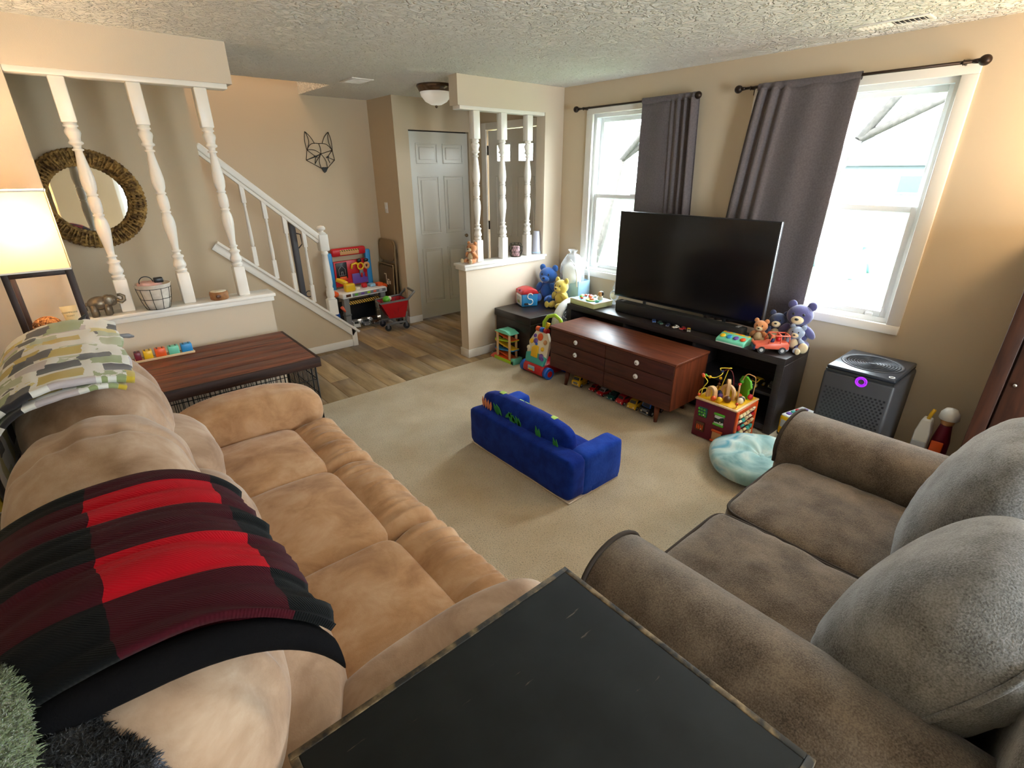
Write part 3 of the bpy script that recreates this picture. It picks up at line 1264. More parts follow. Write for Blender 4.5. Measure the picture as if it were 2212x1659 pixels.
# ------------------------------------------------------------------ blue children's foam sofa
t = T('toddler_sofa', 'small royal blue foam toddler sofa with printed back cushion', 'sofa', (1.92, 2.0, 0))


def soft(a, b, m, nm, k=14, parent=t, puff=.006):
    c = [(p + q) / 2 for p, q in zip(a, b)]
    d = [q - p for p, q in zip(a, b)]
    return G().rcube(c, d, k, 10, (puff, puff, puff), wr=.003, ws=11, seed=a[0]).build(nm, m, parent)


soft((1.71, 1.535, .012), (1.835, 2.47, .275), 'blue_plush', 'back_panel')
for ya, yb in ((1.535, 1.66), (2.345, 2.47)):
    soft((1.82, ya, .012), (2.155, yb, .27), 'blue_plush_side', 'arm')
soft((1.82, 1.655, .012), (2.14, 2.35, .16), 'blue_plush', 'seat')
bk = soft((1.80, 1.665, .16), (1.905, 2.445, .378), 'blue_plush', 'back_cushion', 5, puff=.02)
# printed leaves and stripes on the back cushion
def leafprint(y, z, L, a, m):
    g = G()
    pr = [(-.5, 0), (-.2, .5), (.1, .55), (.5, 0), (.1, -.55), (-.2, -.5)]
    M = at((1.779, y, z), Matrix.Rotation(R(-90), 4, 'Y'), Matrix.Rotation(R(a), 4, 'Z'))
    g.prism([(u * L, v * L * .26) for u, v in pr], 0, .003, 'z', M=M)
    g.build('print_motif', m, bk)


for k in range(4):
    leafprint(2.40 - k * .026, .318 - .004 * k, .075, 5 - 4 * k, 'orange_print')
for y, z, a in ((2.27, .31, 30), (2.25, .30, 15), (2.235, .315, 40), (2.14, .315, -50), (2.12, .30, 25), (2.10, .31, 60), (2.09, .29, 10), (2.05, .30, 35), (2.035, .29, 15), (1.88, .30, 15), (1.86, .29, 5), (1.73, .285, 20), (1.715, .28, 5)):
    leafprint(y, z, .085, a, 'leaf_print')
for y in (2.3, 2.13, 2.08, 1.83):
    G().box((1.85, y - .02, .386), (1.885, y + .02, .391), .002).build('print_motif', 'lime_print', bk)
G().box((1.715, 1.54, .002), (2.15, 2.465, .014), .006).build('bottom_welt', 'cream_edge', t)
G().box((1.90, 1.532, .02), (2.13, 1.5355, .19), .001).build('side_pocket', 'blue_plush_side', t)

# ------------------------------------------------------------------ dog crate with wooden top
t = T('dog_crate', 'black wire dog crate with a dark stained wooden top', 'crate', (.475, 3.38, 0))
cx0, cx1, cy0, cy1 = .0, .955, 3.03, 3.745
for i in range(5):
    w = (cy1 - cy0) / 5
    G().box((cx0, cy0 + i * w + .0005, .615), (cx1, cy0 + (i + 1) * w - .0005, .652), .002, 1).build('plank', 'crate_wood', t)
G().box((cx0, cy0 - .018, .592), (cx1 + .018, cy0, .651), .002).build('edge_board', 'crate_edge', t)
G().box((cx1, cy0, .592), (cx1 + .018, cy1, .651), .002).build('edge_board', 'crate_edge', t)
wx0, wx1, wy0, wy1 = cx0 + .02, cx1 - .01, cy0 + .02, cy1 - .02


def wires(nm, f, n, hs, L):
    g = G()
    for i in range(n + 1):
        u = i / n
        g.cyl(f(u, .01), f(u, .6), .0022, n=5)
    for z in hs:
        g.cyl(f(0, z), f(1, z), .0032, n=6)
    return g.build(nm, 'black_metal', t)


HS = (.012, .1, .2, .3, .4, .5, .598)
wires('front_wire_panel', lambda u, z: (wx0 + (wx1 - wx0) * u, wy0, z), 34, HS, 1)
wires('rear_wire_panel', lambda u, z: (wx0 + (wx1 - wx0) * u, wy1, z), 34, HS, 1)
wires('side_wire_panel', lambda u, z: (wx1, wy0 + (wy1 - wy0) * u, z), 26, HS, 1)
wires('side_wire_panel', lambda u, z: (wx0, wy0 + (wy1 - wy0) * u, z), 26, HS, 1)
g = G()
for x in (wx0, wx1):
    for y in (wy0, wy1):
        g.cyl((x, y, 0), (x, y, .61), .005, n=8)
g.build('corner_rods', 'black_metal', t)
G().box((wx0 + .01, wy0 + .01, .003), (wx1 - .01, wy1 - .01, .022), .006).build('pan', 'p_dark', t)

# ------------------------------------------------------------------ walnut dresser used as a coffee table
t = T('low_dresser', 'low walnut dresser with white round knobs and tapered legs', 'dresser', (3.11, 2.305, 0))
dx0, dx1, dy0, dy1 = 2.905, 3.33, 1.70, 2.915
G().box((dx0 - .012, dy0 - .012, .482), (dx1, dy1 + .012, .5), .003).build('top', 'walnut', t)
g = G()
g.box((dx0, dy0, .135), (dx1, dy0 + .02, .482))
g.box((dx0, dy1 - .02, .135), (dx1, dy1, .482))
g.box((dx0 + .02, dy0 + .02, .135), (dx1, dy1 - .02, .155))
g.box((dx1 - .015, dy0 + .02, .155), (dx1, dy1 - .02, .482))
g.build('carcass', 'walnut_side', t)
ym = (dy0 + dy1) / 2
for ya, yb in ((dy0 + .004, ym - .002), (ym + .002, dy1 - .004)):
    for za, zb, kn in ((.376, .479, 1), (.268, .372, 1), (.138, .264, 0)):
        o = G().box((dx0 - .008, ya, za), (dx0 + .016, yb, zb), .003).build('drawer', 'walnut_dark', t)
        if kn:
            yc = (ya + yb) / 2 + .0
            zc = (za + zb) / 2 + .0
            k = G().lathe([(0, .022), (.012, .021), (.019, .016), (.02, .01), (.012, .004), (.008, 0)], M=at((dx0 - .008, yc, zc), rot('Y', -90)), n=18).build('knob', 'p_white', o)
            G().lathe([(0, .0235), (.006, .023), (.007, .0205)], M=at((dx0 - .008, yc, zc), rot('Y', -90)), n=12).build('knob_centre', 'chrome', o)
for x, y in ((2.95, 1.83), (2.95, 2.735), (3.27, 1.83), (3.27, 2.735)):
    sy = -1 if y < 2.3 else 1
    G().cyl((x, y, .138), (x - (.02 if x < 3 else -.02), y + .008 * sy, 0), .024, .013, 14).build('leg', 'walnut_side', t)

# ------------------------------------------------------------------ black media stand
t = T('media_stand', 'long black wooden television stand with open shelves', 'tv stand', (3.56, 2.18, 0))
sx0, sx1, sy0, sy1, sz = 3.36, 3.75, 1.18, 3.17, .57
G().box((sx0, sy0, sz - .05), (sx1, sy1, sz), .003).build('top', 'stand_black', t)
for y in (sy0, sy1 - .05):
    G().box((sx0 + .003, y, 0), (sx1, y + .05, sz - .05), .002).build('side_panel', 'stand_black', t)
for y in (1.84, 2.5):
    G().box((sx0 + .02, y, .06), (sx1, y + .025, sz - .05), .001).build('divider', 'stand_black', t)
G().box((sx0 + .01, sy0 + .05, .02), (sx1, sy1 - .05, .06), .002).build('bottom_shelf', 'stand_black', t)
G().box((sx0 + .03, sy0 + .05, .27), (sx1, sy1 - .05, .29), .001).build('shelf', 'stand_black', t)
G().box((sx1 - .012, sy0 + .05, .06), (sx1 - .002, sy1 - .05, sz - .05)).build('back_panel', 'stand_black', t)

# television and the long speaker bar under it
t = T('television', 'large flat black television switched off on the media stand', 'television', (3.62, 2.15, sz))
G().box((3.60, 1.478, .675), (3.635, 2.815, 1.40), .004).build('housing', 'tv_bezel', t)
G().box((3.5985, 1.486, .687), (3.6005, 2.807, 1.393)).build('screen', 'tv_black', t)
G().box((3.6, 1.4755, .675), (3.63, 1.4782, 1.40), .001).build('edge_strip', 'silver', t)
G().box((3.635, 1.75, .72), (3.67, 2.55, 1.1), .012).build('rear_cover', 'tv_bezel', t)
for y in (1.77, 2.5):
    g = G()
    g.box((3.575, y - .015, sz), (3.74, y + .015, sz + .012), .003)
    g.box((3.612, y - .012, sz + .01), (3.632, y + .012, .70), .003)
    g.build('foot', 'tv_bezel', t)
t = T('speaker_bar', 'long black speaker bar under the television', 'speaker', (3.52, 2.02, sz))
G().box((3.475, 1.55, sz), (3.56, 2.70, sz + .10), .012, 3).build('body', 'soundbar', t)
G().box((3.473, 1.565, sz + .008), (3.4755, 2.685, sz + .092), .001).build('grille', 'p_dark', t)
for y in (1.60, 2.64):
    G().box((3.49, y - .012, sz + .098), (3.545, y + .012, sz + .103), .001).build('button_pad', 'p_grey', t)

# black storage chest in the corner
t = T('storage_chest', 'black wooden storage chest with lid against the half wall', 'chest', (3.42, 3.56, 0))
G().box((3.02, 3.31, .0), (3.85, 3.815, .385), .004).build('box', 'espresso', t)
G().box((3.005, 3.295, .39), (3.86, 3.825, .46), .004).build('lid', 'espresso', t)
G().box((3.025, 3.305, .383), (3.85, 3.81, .392)).build('seam_strip', 'silver', t)

# tall wooden cabinet at the right edge
t = T('tall_cabinet', 'tall dark brown wooden cabinet standing past the air purifier', 'cabinet', (3.66, -.2, 0))
bx = 3.42
G().box((bx + .02, -.6, .04), (3.9, .212, 1.42), .003).build('carcass', 'cabinet_wood', t)
G().box((bx, .155, .0), (bx + .03, .222, 1.44), .004).build('face_stile', 'cabinet_wood', t)
G().box((bx, -.62, .0), (bx + .03, -.55, 1.44), .004).build('face_stile', 'cabinet_wood', t)
for i in range(4):
    y1 = .147 - i * .172
    d = G().box((bx - .004, y1 - .17, .03), (bx + .022, y1, 1.40), .004).build('door_plank', 'cabinet_wood', t)
    if i == 0:
        G().lathe([(0, .012), (.008, .011), (.01, .006), (.006, 0)], M=at((bx - .004, y1 - .03, .72), rot('Y', -90)), n=12).build('bolt', 'chrome', d)
G().box((bx - .01, -.64, 1.42), (3.9, .235, 1.455), .005).build('crown', 'cabinet_wood', t)

# ------------------------------------------------------------------ air purifier
t = T('air_purifier', 'black air purifier with a glowing purple ring on its front', 'air purifier', (3.61, .77, 0))
px0, px1, py0, py1 = 3.38, 3.84, .575, .955
G().box((px0, py0, .012), (px1, py1, .565), .018, 3).build('body', 'purifier_black', t)
G().box((px0 + .01, py0 + .01, 0), (px1 - .01, py1 - .01, .014)).build('foot', 'rubber', t)
bm = bmesh.new()
g = G().box((px0 + .008, py0 + .008, .578), (px1 - .008, py1 - .008, .6), .01, 3)
g.build('top_plate', 'purifier_top', t)
pc = ((px0 + px1) / 2, (py0 + py1) / 2)
G().lathe([(.168, .6005), (.162, .606), (.155, .602), (.11, .592), (.05, .588), (0, .587)], (pc[0], pc[1], 0), 40).build('outlet_ring', 'purifier_black', t)
for k in range(9):
    r = .02 + k * .0155
    G().tube(arc((pc[0], pc[1], .6025), r, 0, 360, 30, 'xy')[:-1], .0018, 5, True).build('outlet_rib', 'purifier_top', t)
g = G()
g.tube(arc((px0 - .001, .745, .545), .028, 0, 360, 30, 'yz')[:-1], .0045, 8, True)
g.tube(arc((px0 - .001, .745, .545), .019, 0, 360, 30, 'yz')[:-1], .003, 8, True)
g.build('glow_ring', 'purple_glow', t)
g = G()
for i in range(15):
    for j in range(24):
        y = py0 + .03 + i * .0225 + (.011 if j % 2 else 0)
        z = .46 - j * .0185
        if y < py1 - .03 and z > .03:
            g.box((px0 - .0012, y - .0058, z - .0058), (px0 + .001, y + .0058, z + .0058), M=None)
o = g.build('front_perforations', 'p_dark', t)
o['kind'] = 'stuff'
G().tube(arc((px0 + .05, py0 + .04, .601), .014, 0, 360, 16, 'xy')[:-1], .0022, 6, True).build('button_ring', 'p_white', t)
G().box((px0 - .001, py0 + .01, .566), (px1 - .01, py1 - .01, .579)).build('shadow_gap', 'rubber', t)

# ------------------------------------------------------------------ round tie dyed floor cushion
t = T('floor_cushion', 'round pale blue tie dyed floor cushion with tufted middle', 'cushion', (2.86, 1.02, 0))


def puffy(u, v):
    a = 2 * PI * u
    w = PI * v
    r = math.sin(w) ** .62 * .30
    z = .075 - .075 * math.copysign(abs(math.cos(w)) ** .8, math.cos(w))
    d = math.exp(-(r / .055) ** 2)
    if v > .5:
        z -= .045 * d
    z += .008 * math.sin(a * 7 + 1) * (r / .3) * (1 - r / .3) * 4 * (v > .5)
    r *= 1 + .02 * math.sin(a * 5)
    return (2.86 + r * math.cos(a), 1.02 + r * math.sin(a), z)


G().grid(puffy, 64, 32).build('cover', 'tie_dye', t)
G().ell((2.86, 1.02, .112), (.018, .018, .008)).build('tuft_button', 'tie_dye', t)

# ------------------------------------------------------------------ curtains and rods
def rod(label, y0, y1, z):
    t = T('curtain_rod', label, 'curtain rod', (3.84, (y0 + y1) / 2, z))
    G().cyl((3.84, y0 + .05, z), (3.84, y1 - .05, z), .0085, n=12).build('pole', 'bronze', t)
    for y, s in ((y0, 1), (y1, -1)):
        G().ell((3.84, y + .012 * s, z), (.026, .028, .026)).build('finial', 'bronze', t)
        G().cyl((3.84, y + .035 * s, z), (3.84, y + .06 * s, z), .013, .010, 12).build('collar', 'bronze', t)
        g = G()
        g.cyl((3.84, y + .10 * s, z - .004), (3.913, y + .10 * s, z - .004), .006, n=8)
        g.box((3.911, y + .10 * s - .012, z - .04), (XW, y + .10 * s + .012, z + .02), .002)
        g.tube(arc((3.84, y + .10 * s, z), .012, 120, 420, 10, 'xz'), .003, 6)
        g.build('bracket', 'bronze', t)


rod('dark curtain rod over the window near the partition', 2.355, 3.62, 2.235)
rod('dark curtain rod over the window near the wooden cabinet', .715, 2.065, 2.24)


def curtain(label, fn, nu=90, nv=40):
    t = T('curtain', label, 'curtain', tuple(fn(.5, 1)))
    G().grid(fn, nu, nv).build('panel', 'curtain', t, thick=.004, off=0)
    g = G()
    # rod pocket header, a doubled band round the pole
    def head(u, v):
        p = Vector(fn(u, 0))
        a = 2 * PI * v
        return (3.84 + .016 * math.cos(a) + .25 * (p.x - 3.84), p.y, 2.236 + .024 * math.sin(a))
    g.grid(head, nu, 10)
    g.build('header', 'curtain', t)


def lerp(a, b, t):
    return a + (b - a) * t


def curtL(u, v):
    # u 0 at the window side (y large), 1 at the gathered edge
    g = max(0, (u - .52) / .48)
    y = lerp(2.865, lerp(2.36, 2.27, v), (u / .52 * .56) if u < .52 else .56 + .44 * g)
    amp = .006 + .028 * g
    x = 3.836 + amp * math.sin(u * (14 if u < .52 else 46) + .6 * v) - .012 * g
    return (x + .006 * math.sin(u * 9 + v * 3), y, lerp(2.225, .80, v) + .004 * math.sin(u * 60) * (v < .02))


def curtR(u, v):
    # gathered edge on the left (y large), plain panel to the right; the hem is pulled aside and spreads
    s = v ** .8
    y0 = lerp(1.91, 2.06, s)
    y1 = lerp(1.285, 1.31, s)
    g = max(0, 1 - u / .36)
    y = lerp(y0, y1, u)
    amp = .007 + .026 * g
    x = 3.832 + amp * math.sin(u * (52 if u < .36 else 17) + .5 * v + .8) - .012 * g - .02 * s
    return (x, y, lerp(2.228, .60, v))


curtain('mauve grey curtain drawn over the window near the partition', curtL)
curtain('mauve grey curtain spreading behind the right side of the television', curtR)

# white curtain at the left edge of the room
def curtW(u, v):
    return (-.55 + .02 * math.sin(u * 34), lerp(3.80, 3.2, u), lerp(2.25, .05, v))


t = T('curtain', 'white curtain hanging behind the lamp at the left edge', 'curtain', (-.55, 3.5, .05))
G().grid(curtW, 60, 10).build('panel', 'white_cloth', t, thick=.004, off=0)
G().cyl((-.55, 3.1, 2.26), (-.55, 3.83, 2.26), .009, n=10).build('rod', 'bronze', t)

# ------------------------------------------------------------------ shelf lamp on the left
t = T('shelf_floor_lamp', 'square floor lamp with linen shade on an open dark wood shelf frame', 'lamp', (-.185, 3.42, 0))
lx0, lx1, ly0, ly1 = -.315, -.058, 3.29, 3.55
for x in (lx0, lx1 - .026):
    for y in (ly0, ly1 - .026):
        G().box((x, y, 0), (x + .026, y + .026, 1.285), .002).build('post', 'lamp_wood', t)
for z in (.12, .52, .915):
    G().box((lx0 + .004, ly0 + .004, z), (lx1 - .004, ly1 - .004, z + .018), .002).build('shelf', 'lamp_wood', t)
for z in (1.262,):
    for a, b in (((lx0 + .026, ly0), (lx1 - .026, ly0 + .022)), ((lx0 + .026, ly1 - .022), (lx1 - .026, ly1)), ((lx0, ly0 + .026), (lx0 + .022, ly1 - .026)), ((lx1 - .022, ly0 + .026), (lx1, ly1 - .026))):
        G().box((a[0], a[1], z), (b[0], b[1], z + .022), .002).build('top_rail', 'lamp_wood', t)
for (a, b) in (((lx0, ly0), (lx1, ly0 + .002)), ((lx0, ly1 - .002), (lx1, ly1)), ((lx0, ly0), (lx0 + .002, ly1)), ((lx1 - .002, ly0), (lx1, ly1))):
    G().box((a[0], a[1], 1.288), (b[0], b[1], 1.642)).build('shade_panel', 'lamp_linen', t)
for z in (1.284, 1.640):
    g = G()
    g.box((lx0 - .002, ly0 - .002, z), (lx1 + .002, ly0 + .003, z + .008))
    g.box((lx0 - .002, ly1 - .003, z), (lx1 + .002, ly1 + .002, z + .008))
    g.box((lx0 - .002, ly0, z), (lx0 + .003, ly1, z + .008))
    g.box((lx1 - .003, ly0, z), (lx1 + .002, ly1, z + .008))
    g.build('shade_trim', 'white_paint', t)
G().ell((-.185, 3.42, 1.43), .035).build('bulb', 'bulb', t)
G().cyl((-.185, 3.42, 1.28), (-.185, 3.42, 1.40), .014, n=10).build('socket', 'bronze', t)
G().box((lx0 + .02, 3.41, 1.272), (lx1 - .02, 3.43, 1.282)).build('socket_bar', 'bronze', t)
light('lamp_light', 'POINT', (-.185, 3.42, 1.50), 3.6, (1, .78, .52), .05)

# lamp on top of the cabinet, just out of view to the right
t = T('table_lamp', 'warm table lamp with cream shade on top of the cabinet', 'lamp', (3.68, -.2, 1.455))
G().lathe([(.07, 0), (.07, .012), (.02, .02), (.04, .08), (.03, .14), (.01, .16), (.01, .24)], (3.68, -.2, 1.455), 24).build('stem', 'bronze', t)
G().lathe([(.15, .22), (.10, .42)], (3.68, -.2, 1.455), 32).build('shade', 'lamp_linen', t, thick=.003)
G().ell((3.68, -.2, 1.75), .03).build('bulb', 'bulb', t)
light('table_lamp_light', 'POINT', (3.62, -.1, 1.86), 9, (1, .70, .38), .14)
light('stairwell_light', 'POINT', (1.2, 5.5, 4.4), 13, (1, .86, .66), .12)
# ------------------------------------------------------------------ throws on the sofa
def over(s, r=0.0):
    """profile over the top of the sofa back: s 0 behind, 1 in front; r lifts it off"""
    an = R(lerp(205, -28, s))
    e = .77
    ca, sa = math.cos(an), math.sin(an)
    return (-.10 + (.232 + r) * math.copysign(abs(ca) ** e, ca), .81 + (.235 + r) * math.copysign(abs(sa) ** e, sa))


def throw(name, label, cat, m, fns, parts):
    pass


t = T('plaid_throw', 'red and black buffalo plaid throw draped over the sofa back', 'blanket', (-.1, 1.02, 1.0))


def plaid_fn(r, ya, yb, k, s0=0.0, s1=1.0):
    def f(u, v):
        # u over the back, v from far edge to near edge
        s = lerp(s0, s1, u)
        skew = .10 * (u - .5)
        y = lerp(ya + .03 * math.sin(PI * u), yb - .13 * (u - .35), v) + .012 * wr((u, v, 0), (4, 3, 0), k)
        x, z = over(s, r)
        n = .010 * wr((u, v, 0), (5, 9, 0), k) + .007 * wr((u, v, 0), (3, 24, 0), k + 3)
        return (x + n + .035 * v * u, y, z + n + .012 * math.sin(PI * v) - .03 * max(0, v - .8))
    return f


G().grid(plaid_fn(.030, 1.27, .79, 2, .02, .745), 60, 60).build('upper_layer', 'plaid', t, thick=.014, off=-1)
G().grid(plaid_fn(.012, 1.30, .80, 6, .0, .735), 50, 50).build('lower_layer', 'plaid', t, thick=.012, off=-1)


def roll(u, v):
    a = 2 * PI * v
    x, z = over(lerp(.05, .77, u), .03)
    y = .785 - .13 * (u - .35) + .03 * math.cos(a)
    return (x + .03 * u, y, z - .018 + .03 * math.sin(a) - .02)


G().grid(roll, 40, 14).build('rolled_fold', 'plaid_black', t)

t = T('patterned_throw', 'white throw with olive and black brush strokes folded over the sofa back', 'blanket', (-.13, 2.45, 1.0))


def brush_fn(r, ya, yb, k, s0=0.0, s1=1.0):
    def f(u, v):
        s = lerp(s0, s1, u)
        y = lerp(ya, yb, v) + .02 * wr((u, v, 0), (3, 3, 0), k)
        x, z = over(s, r)
        n = .009 * wr((u, v, 0), (6, 9, 0), k) + .006 * wr((u, v, 0), (22, 5, 0), k + 3)
        return (x - .03 + n, y, z + n)
    return f


G().grid(brush_fn(.036, 2.97, 2.05, 1, .0, .62), 60, 60).build('upper_layer', 'brush_print', t, thick=.02, off=-1)
G().grid(brush_fn(.014, 2.95, 2.03, 5, -.08, .60), 50, 50).build('lower_layer', 'brush_print', t, thick=.014, off=-1)
for k in range(16):
    y = 2.05 + k * .055
    x, z = over(-.02 + .03 * random.random(), .05)
    d = Vector((-.045, random.uniform(-.03, .03), -.03 - .04 * random.random()))
    p = Vector((x - .04, y, z))
    G().tube([p, p + d * .5 + Vector((0, 0, .008)), p + d], [.007, .011, .004], 6).build('tassel', 'p_cream' if k % 3 else 'p_dark', t)
for k, (dx, dz, m) in enumerate(((.0, .045, 'p_dark'), (.035, .01, 'p_ltgrey'), (.05, -.03, 'p_grey'))):
    p = Vector((-.09 + .05 * k, 2.94, 1.07 - .03 * k))
    G().tube([p, p + Vector((dx + .01, .03, dz * .6)), p + Vector((dx + .03, .05, dz))], [.007, .013, .005], 6).build('tassel', m, t)

# shaggy things at the near end of the sofa back
t = T('shaggy_throw', 'dark shaggy throw with white flecks bunched at the lower left', 'blanket', (-.2, .74, .9))
G().rcube((-.225, .75, .94), (.19, .24, .16), 2.6, 22, wr=.03, ws=9, seed=3).build('bunched_cloth', 'fuzzy_dark', t)
G().rcube((-.185, .69, .93), (.13, .14, .12), 2.6, 16, wr=.022, ws=12, seed=9).build('loose_fold', 'fuzzy_dark', t)
t = T('green_throw', 'fuzzy green throw at the bottom left corner of the view', 'blanket', (-.3, .8, .95))
G().rcube((-.262, .755, 1.0), (.09, .26, .2), 2.5, 20, wr=.014, ws=10, seed=5).build('bunched_cloth', 'fuzzy_green', t)


def fibres(o, m, parent, n, L, seed):
    # loose pile standing off a bunched cloth
    rnd = random.Random(seed)
    g = G()
    me = o.data
    for k in range(n):
        p = me.polygons[rnd.randrange(len(me.polygons))]
        c = Vector((0, 0, 0))
        for i in p.vertices:
            c += me.vertices[i].co * rnd.random()
        c = p.center.lerp(me.vertices[p.vertices[rnd.randrange(len(p.vertices))]].co, rnd.random())
        d = (p.normal + Vector((rnd.uniform(-1, 1), rnd.uniform(-1, 1), rnd.uniform(-1, 1))) * .7).normalized()
        a = d.orthogonal().normalized() * .0011
        e = c + d * L * rnd.uniform(.5, 1.2) + Vector((rnd.uniform(-1, 1), rnd.uniform(-1, 1), -.6)) * L * .3
        g.add([c - a, c + a, c.lerp(e, .6) + a * .8 + d * L * .1, e], [(0, 1, 2), (0, 2, 3)], True)
    f = g.build('pile', m, parent, w=False)
    f['kind'] = 'stuff'


for nm_, m_, sd in (('shaggy_throw', 'fuzzy_dark', 1), ('green_throw', 'fuzzy_green', 2)):
    r_ = bpy.data.objects[nm_]
    for ch in list(r_.children):
        fibres(ch, m_, r_, 9000, .014, sd)

# ------------------------------------------------------------------ mirror and wall art
t = T('round_mirror', 'round mirror in a thick woven seagrass frame', 'mirror', (.147, YS - .02, 1.537))
mc = Vector((.147, YS, 1.537))
MM = at(mc, rot('X', 90))
for k, (r, h, w) in enumerate(((.238, .03, .018), (.268, .045, .02), (.298, .045, .02), (.324, .03, .018))):
    pts = []
    n = 110
    g = G()
    for j in range(2):
        pp = []
        for i in range(n):
            a = 2 * PI * i / n
            tw = a * (26 + k) + j * PI
            rr = r + .007 * math.cos(tw)
            pp.append((mc.x + rr * math.cos(a), mc.y - h * .5 - .006 * math.sin(tw) - .006, mc.z + rr * math.sin(a)))
        g.tube(pp, .0125, 7, True)
    g.build('woven_coil', 'seagrass', t)
g = G()
for i in range(72):
    a = 2 * PI * i / 72 + .01 * (i % 3)
    c, s = math.cos(a), math.sin(a)
    g.tube([(mc.x + .226 * c, mc.y - .018, mc.z + .226 * s), (mc.x + .262 * c, mc.y - .047, mc.z + .262 * s), (mc.x + .305 * c, mc.y - .046, mc.z + .305 * s), (mc.x + .34 * c, mc.y - .014, mc.z + .34 * s)], .0065, 5)
g.build('woven_wrap', 'seagrass', t)
G().lathe([(.232, -.004), (.335, -.004), (.335, .012), (.232, .012), (.232, -.004)], M=MM, n=48).build('backing', 'seagrass', t)
G().lathe([(0, .008), (.234, .008), (.234, .004), (0, .004)], M=MM, n=64, smooth=False).build('glass', 'mirror', t)

t = T('fox_wall_art', 'black wire outline of a fox head hung on the back wall', 'wall art', (2.25, YB, 1.7))
F = dict(el=(2.12, 2.101), e1=(2.206, 1.987), e0=(2.115, 1.925), er=(2.371, 2.105), r1=(2.29, 1.995), r0=(2.39, 1.927), cr=(2.402, 1.828), cl=(2.092, 1.826), no=(2.27, 1.703), nl=(2.244, 1.745), nr=(2.31, 1.745), br=(2.258, 1.888), yl=(2.199, 1.861), yr=(2.327, 1.857), tp=(2.25, 1.99), ml=(2.18, 1.79), mr=(2.345, 1.80))


def fx(*ks):
    return [(F[k][0], YB - .012, F[k][1]) for k in ks]


def bow(a, b, d, n=6):
    a, b = Vector(a), Vector(b)
    e = (b - a)
    nrm = Vector((-e.z, 0, e.x)).normalized()
    return [a + e * (i / n) + nrm * d * math.sin(PI * i / n) for i in range(n + 1)]


g = G()
P_ = {k: Vector((v[0], YB - .012, v[1])) for k, v in F.items()}
for a, b, d in (('e0', 'el', .012), ('el', 'e1', .01), ('r1', 'er', .01), ('er', 'r0', .012), ('e0', 'tp', .03), ('tp', 'r0', .028), ('e0', 'cl', 0), ('r0', 'cr', 0), ('cl', 'nl', 0), ('cr', 'nr', 0), ('el', 'e0', .03), ('er', 'r0', -.02),
                ('tp', 'br', .008), ('br', 'e0', -.02), ('br', 'r0', .0), ('br', 'cl', 0), ('cl', 'yl', 0), ('cr', 'yr', 0), ('yl', 'br', 0), ('br', 'nl', -.02), ('br', 'nr', .02), ('br', 'ml', 0), ('ml', 'yl', 0), ('mr', 'yr', 0), ('e0', 'yl', 0), ('r0', 'yr', 0)):
    g.tube(bow(P_[a], P_[b], d), .0035, 5)
g.build('wire_outline', 'black_metal', t)
for a, b in (('yl', 1), ('yr', -1)):
    c = F[a]
    G().prism([(c[0] - .022, c[1] + .008 * b), (c[0], c[1] + .012), (c[0] + .022, c[1] - .008 * b), (c[0], c[1] - .008)], YB - .016, YB - .008, 'y').build('eye', 'black_metal', t)
G().prism([(2.244, 1.745), (2.255, 1.757), (2.30, 1.757), (2.31, 1.745), (2.29, 1.712), (2.272, 1.70), (2.258, 1.715)], YB - .022, YB - .006, 'y').build('nose', 'black_metal', t)

# ------------------------------------------------------------------ plush toys (plain generic bears)
def plush(name, label, loc, h, rz, body, belly, group=None, tilt=0):
    t = T(name, label, 'plush toy', loc, rz, group)
    s = h / .30

    def S(v):
        return tuple(k * s for k in v)
    # faces local -x
    G().ell(S((0, 0, .085)), S((.062, .07, .085))).build('body', body, t, w=False)
    G().ell(S((-.035, 0, .085)), S((.036, .048, .06))).build('belly', belly, t, w=False)
    hd = G().ell(S((-.01, 0, .205)), S((.066, .075, .066))).build('head', body, t, w=False)
    G().ell(S((-.068, 0, .187)), S((.03, .036, .027))).build('muzzle', belly, hd, w=False)
    G().ell(S((-.096, 0, .197)), S((.008, .012, .008))).build('nose', 'p_dark', hd, w=False)
    for k in (-1, 1):
        G().ell(S((-.066, .028 * k, .222)), S((.007, .008, .009))).build('eye', 'p_dark', hd, w=False)
        e = G().ell(S((0, .055 * k, .265)), S((.015, .026, .028))).build('ear', body, hd, w=False)
        M = Matrix.Rotation(R(35 * k), 3, 'X') @ Matrix.Rotation(R(-30), 3, 'Y')
        G().ell(S((-.03, .072 * k, .11)), S((.025, .025, .06)), M).build('arm', body, t, w=False)
        M = Matrix.Rotation(R(18 * k), 3, 'Z')
        G().ell(S((-.075, .055 * k, .032)), S((.07, .03, .032)), M).build('leg', body, t, w=False)
        G().ell(S((-.135, .075 * k, .036)), S((.016, .028, .033))).build('foot_pad', belly, t, w=False)
    return t


ZC = .461
plush('plush_bear', 'large plain blue plush bear at the back of the storage chest', (3.63, 3.70, ZC), .38, R(20), 'f_blue', 'f_blue', )
plush('plush_bear', 'plain yellow plush bear sitting on the storage chest', (3.53, 3.41, ZC), .30, R(5), 'f_yellow', 'f_yellow')
plush('plush_bear', 'small orange tan plush bear on the half wall ledge', (2.80, 3.885, .919), .20, R(15), 'f_tan', 'f_cream')
plush('plush_bear', 'orange plush bear behind the toy keyboard', (3.56, 1.462, sz + .001), .185, R(10), 'f_tan', 'f_cream')
plush('plush_bear', 'dark navy plush bear between orange and lilac bears', (3.66, 1.392, sz + .001), .24, R(10), 'f_navy', 'f_cream')
plush('plush_bear', 'big lilac blue plush bear at the end of the media stand', (3.68, 1.265, sz + .001), .33, R(10), 'f_lilac', 'f_cream')
plush('plush_bear', 'small pale blue plush bear in front of the big lilac bear', (3.58, 1.225, sz + .001), .19, R(5), 'f_ice', 'f_cream')

